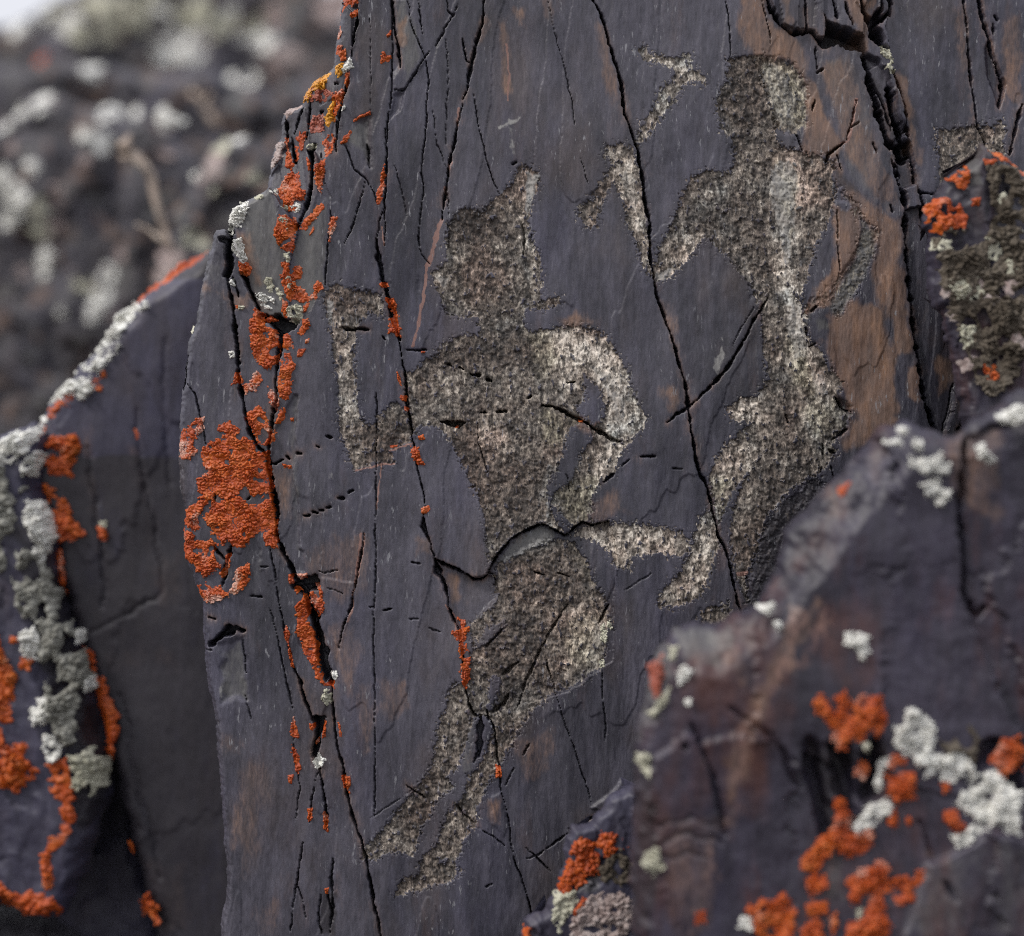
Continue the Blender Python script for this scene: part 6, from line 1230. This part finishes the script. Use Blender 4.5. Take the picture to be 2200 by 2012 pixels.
 (L1, O, "A700,1640 A760,1570 A860,1490 A1000,1390 A1100,1350 A1100,1420 A1000,1480 A930,1590 A890,1640 A860,1620 A900,1540 A800,1590 A740,1650", "ochre orange lichen along the top rim of the leaning slab", ex(g5, th=6)),
 (L1, O, "D505,540 D580,450 D592,530 D545,605 D505,590", "orange lichen tucked behind the brightest white lump", g5),
 (L1, O, "D250,700 D330,640 D410,615 D400,680 D370,720 D360,690 D300,750 D255,745", "orange lichen under the white band of the leaning slab", g5),
 (L1, O, "D265,860 D420,840 D435,920 D380,1060 D280,1055 D230,980 D330,970 D345,920 D265,900", "orange lichen hook on the left part of the leaning slab", g5),
 (L1, O, "D190,800 D230,790 D240,900 D190,940", "orange lichen between the white band and the orange hook", g5),
 (L1, O, "D185,1120 D250,1130 D340,1200 D400,1290 D445,1395 D320,1420 D265,1300 D215,1200", "largest orange lichen on the leaning slab, under the orange hook", ex(g5, holes=["D265,1170 D310,1190 D320,1250 D280,1240"])),
 (L1, O, "D435,735 D475,735 D470,775 D440,770", "orange dot on the bluish part of the leaning slab", g5),
 (L1, O, "D720,810 D750,810 D750,870 D725,880", "faint orange fleck in the middle of the leaning slab", ex(g5, th=4)),
 (L1, O, "D535,1345 D580,1350 D580,1410 D545,1420", "small orange lichen on the dark part of the leaning slab", g5),
 (L1, C, "D540,1310 D575,1310 D575,1345 D542,1345", "small pale dot on top of the small orange lichen", g5),
 (L1, O, "D260,1480 D320,1470 D350,1560 D340,1700 D300,1680 D270,1560", "orange lichen at the slab's left edge below the largest one", g5),
 (L1, O, "G415,230 G480,240 G510,310 G500,330 G560,450 G630,580 G622,700 G592,860 G555,700 G500,560 G450,350", "long rusty orange lichen down the left edge of the leaning slab", ex(g5, th=8)),
 (L1, O, "G670,1290 G712,1300 G710,1360 G678,1362", "orange dot on the low left edge of the leaning slab", g5),
 (L1, O, "G740,1640 G800,1570 G832,1620 G870,1680 G885,1740 G830,1755 G755,1710", "orange lichen at the bottom of the leaning slab", g5),
 # far left slab
 (L2, W, "D0,870 D100,800 D195,785 D222,850 D120,960 D0,1010 D-60,980", "pale upper end of the lichen band on the far left slab", g6),
 (L2, W, "D110,1010 D190,930 D225,960 D200,1050 D150,1085", "bright white lump beside the orange hook", g6),
 (L2, G, "D-40,1010 D100,990 D140,1090 D80,1200 D70,1350 D90,1480 D0,1600 D-60,1500", "grey lichen mass at the left edge of the picture", ex(g6, c=17, th=24)),
 (L2, W, "D150,1200 D215,1200 D275,1320 D285,1400 D240,1480 D210,1540 D180,1420 D130,1320", "whitish lichen lobe in the middle of the band on the far left slab", ex(g6, c=14, th=20)),
 (L2, G, "D90,1480 D200,1480 D250,1580 D300,1700 G300,60 G200,100 G100,40 D60,1620", "grey lichen in the middle of the band on the far left slab", ex(g6, c=16, th=24)),
 (L2, W, "G105,170 G180,130 G215,200 G180,290 G115,260", "whitish lump on the left side of the lichen band", g6),
 (L2, G, "G210,80 G360,100 G430,230 G490,430 G440,500 G400,760 G330,720 G250,560 G260,400 G220,250", "broad grey lichen in the lower band of the far left slab", ex(g6, c=16, th=24)),
 (L2, W, "G170,560 G240,500 G270,560 G250,640 G190,650", "whitish lump above the rust coloured patch of the far left slab", g6),
 (L2, W, "G240,690 G310,720 G340,790 G280,860 G245,790", "lowest whitish lump at the left of the band", g6),
 (L2, C, "G390,830 G500,780 G550,860 G545,1040 G500,1020 G480,960 G430,1010 G390,960", "grey green lichen at the lower tip of the band", ex(g6, c=14, th=20)),
 (L2, W, "G380,150 G420,140 G430,210 G390,220", "white dot on the right side of the band", g6),
 (L2, W, "G445,400 G490,395 G490,470 G450,475", "white dot beside the long rusty orange lichen", g6),
 (L2, O, "G-20,180 G30,250 G80,400 G60,580 G40,720 G60,760 G140,750 G145,820 G195,890 G80,1000 G-20,970", "large orange patch at the left edge of the picture", g6),
 (L2, O, "G280,830 G370,830 G392,950 G395,1100 G375,1250 G290,1340 G250,1342 G265,1300 G345,1180 G330,1080 G255,950", "rust orange streak below the lichen band", ex(g6, th=7)),
 (L2, O, "G220,1350 G262,1340 G275,1440 G295,1490 G250,1555 G225,1450", "orange streak left below the rust orange one", g6),
 (L2, O, "G-20,1490 G90,1555 G100,1600 G170,1550 G280,1580 G315,1650 G180,1690 G90,1710 G-20,1640", "orange rim along the lower edge of the far left slab", g6),
 (L2, O, "G45,165 G100,168 G100,205 G50,205", "small orange dot left of the whitish lump", g6),
 (L2, O, "G110,280 G180,300 G160,355 G118,345", "orange spot under the whitish lump", g6),
]
# pale and rusty blotches on the out of focus rocks of the hillside
ORD = ["leftmost", "second from the left", "third from the left", "fourth from the left", "fifth from the left", "sixth from the left", "seventh from the left", "eighth from the left", "ninth from the left", "tenth from the left", "eleventh from the left", "twelfth from the left", "thirteenth from the left", "fourteenth from the left", "fifteenth from the left", "sixteenth from the left", "seventeenth from the left", "rightmost"]
def blotches(r, kind, pts, label, grp, seed):
    rnd = random.Random(seed)
    pts = sorted(pts, key=lambda t: t[1])
    for i, (reg, x, y, rad) in enumerate(pts):
        p = P("%s%d,%d" % (reg, x, y))[0]
        rad *= 1.12
        rr = rad * K8; n = 9; s_ = ''
        sx, sy = rnd.uniform(.7, 1.3), rnd.uniform(.7, 1.3)
        for k in range(n):
            a = 6.28318 * k / n; q = rr * rnd.uniform(.65, 1.25)
            s_ += 'X%.1f,%.1f ' % (p[0] + q * sx * math.cos(a), p[1] + q * sy * math.sin(a))
        lb = label if len(pts) == 1 else "%s, %s" % (label, "rightmost" if i == len(pts) - 1 else ORD[i])
        LICHENS.append((r, kind, s_, lb, dict(group=grp, c=rr * .45, th=rr * .22, step=max(3.0, rr / 8))))
blotches(N2, PKK, [('F', 1600, 60, 34), ('F', 1680, 90, 40), ('F', 1640, 200, 30), ('F', 1850, 120, 40), ('F', 1950, 40, 44), ('F', 1920, 220, 34), ('F', 1720, 460, 40), ('F', 1990, 330, 40), ('F', 1780, 30, 26)], "pale pinkish fleck on the brown crust of the pointed stone", "pinkish flecks on the pointed stone", 21)
blotches(N2, C, [('C', 1900, 1080, 30), ('C', 1860, 1350, 40), ('C', 1960, 1450, 44), ('C', 1570, 1330, 40), ('C', 1760, 1560, 36), ('C', 1980, 1250, 30), ('C', 1680, 1400, 30)], "pale cream fleck on the brown crust of the pointed stone", "cream flecks on the pointed stone", 22)
gA, gB, gC, gD = ["lichen on the %s" % t for t in ("top left outcrop", "dark ledge in the background", "rubbly rock behind the twig", "purplish grey rock behind")]
blotches(BG[0], C, [('A', 700, 90, 70), ('A', 530, 50, 80), ('A', 620, 160, 60), ('A', 1080, 80, 80), ('A', 450, 190, 60), ('A', 1340, 130, 60), ('A', 780, 130, 50), ('A', 1400, 60, 40), ('A', 660, 30, 50), ('A', 820, 30, 70), ('A', 960, 60, 60), ('A', 300, 40, 60), ('A', 1180, 150, 60), ('A', 1240, 90, 50), ('A', 580, 210, 40)], "yellowish green lichen blotch on the blurred top left outcrop", gA, 1)
blotches(BG[0], W, [('A', 110, 170, 50), ('A', 330, 170, 55), ('A', 900, 270, 60), ('A', 1020, 290, 80), ('A', 1350, 180, 70), ('A', 1440, 220, 55), ('A', 220, 80, 40), ('A', 1240, 40, 40), ('A', 1060, 190, 50), ('A', 880, 60, 40), ('A', 960, 150, 40), ('A', 400, 110, 40)], "whitish grey lichen blotch on the blurred top left outcrop", gA, 2)
blotches(BG[0], PKK, [('A', 1080, 240, 50), ('A', 1480, 60, 60), ('A', 1800, 30, 90), ('A', 1560, 300, 60), ('A', 1500, 380, 50)], "pinkish blotch on the blurred top left outcrop", gA, 3)
blotches(BG[1], O, [('A', 160, 275, 55)], "orange blotch on the dark ledge at the far left", gB, 4)
blotches(BG[1], W, [('A', 480, 385, 45), ('A', 1320, 395, 50), ('A', 1230, 385, 40)], "whitish blotch on the dark ledge in the background", gB, 5)
blotches(BG[2], W, [('A', 220, 555, 55), ('A', 95, 590, 42), ('A', 560, 600, 45), ('A', 60, 1040, 60), ('A', 120, 1120, 70), ('A', 30, 1180, 50), ('A', 180, 930, 45), ('A', 240, 1390, 60), ('A', 20, 960, 40), ('A', 560, 780, 45), ('A', 590, 1500, 55), ('A', 550, 1620, 70), ('A', 450, 740, 40), ('A', 230, 1480, 30), ('A', 680, 560, 40), ('A', 10, 690, 40), ('A', 520, 1700, 45), ('A', 340, 1690, 30)], "whitish grey lichen blotch on the rubbly rock behind the twig", gC, 6)
blotches(BG[2], C, [('A', 230, 1160, 60), ('A', 210, 1260, 60), ('A', 440, 1540, 40), ('A', 480, 1580, 40)], "cream green lichen blotch on the rubbly rock behind the twig", gC, 7)
blotches(BG[2], PKK, [('A', 60, 800, 40), ('A', 480, 880, 40), ('A', 110, 1480, 45), ('A', 310, 1220, 40), ('A', 900, 830, 40), ('A', 260, 1300, 26), ('A', 330, 1050, 36), ('A', 660, 1380, 40)], "reddish brown blotch on the rubbly rock behind the twig", gC, 8)
blotches(BG[3], C, [('A', 1190, 770, 60), ('A', 1050, 1290, 60), ('A', 1165, 1055, 26), ('A', 1370, 970, 36)], "cream lichen blotch on the blurred purplish rock", gD, 9)
blotches(BG[3], PKK, [('A', 1160, 890, 60), ('A', 1110, 960, 40), ('A', 900, 1400, 60), ('A', 960, 1420, 50), ('A', 850, 1480, 40)], "pinkish blotch on the blurred purplish rock", gD, 10)
blotches(BG[3], W, [('A', 860, 610, 60), ('A', 930, 620, 40), ('A', 1040, 930, 30), ('A', 1280, 720, 40)], "whitish blotch on the blurred purplish rock", gD, 11)
for row in LICHENS:
    lichen(*row[:4], **(row[4] if len(row) > 4 else {}))
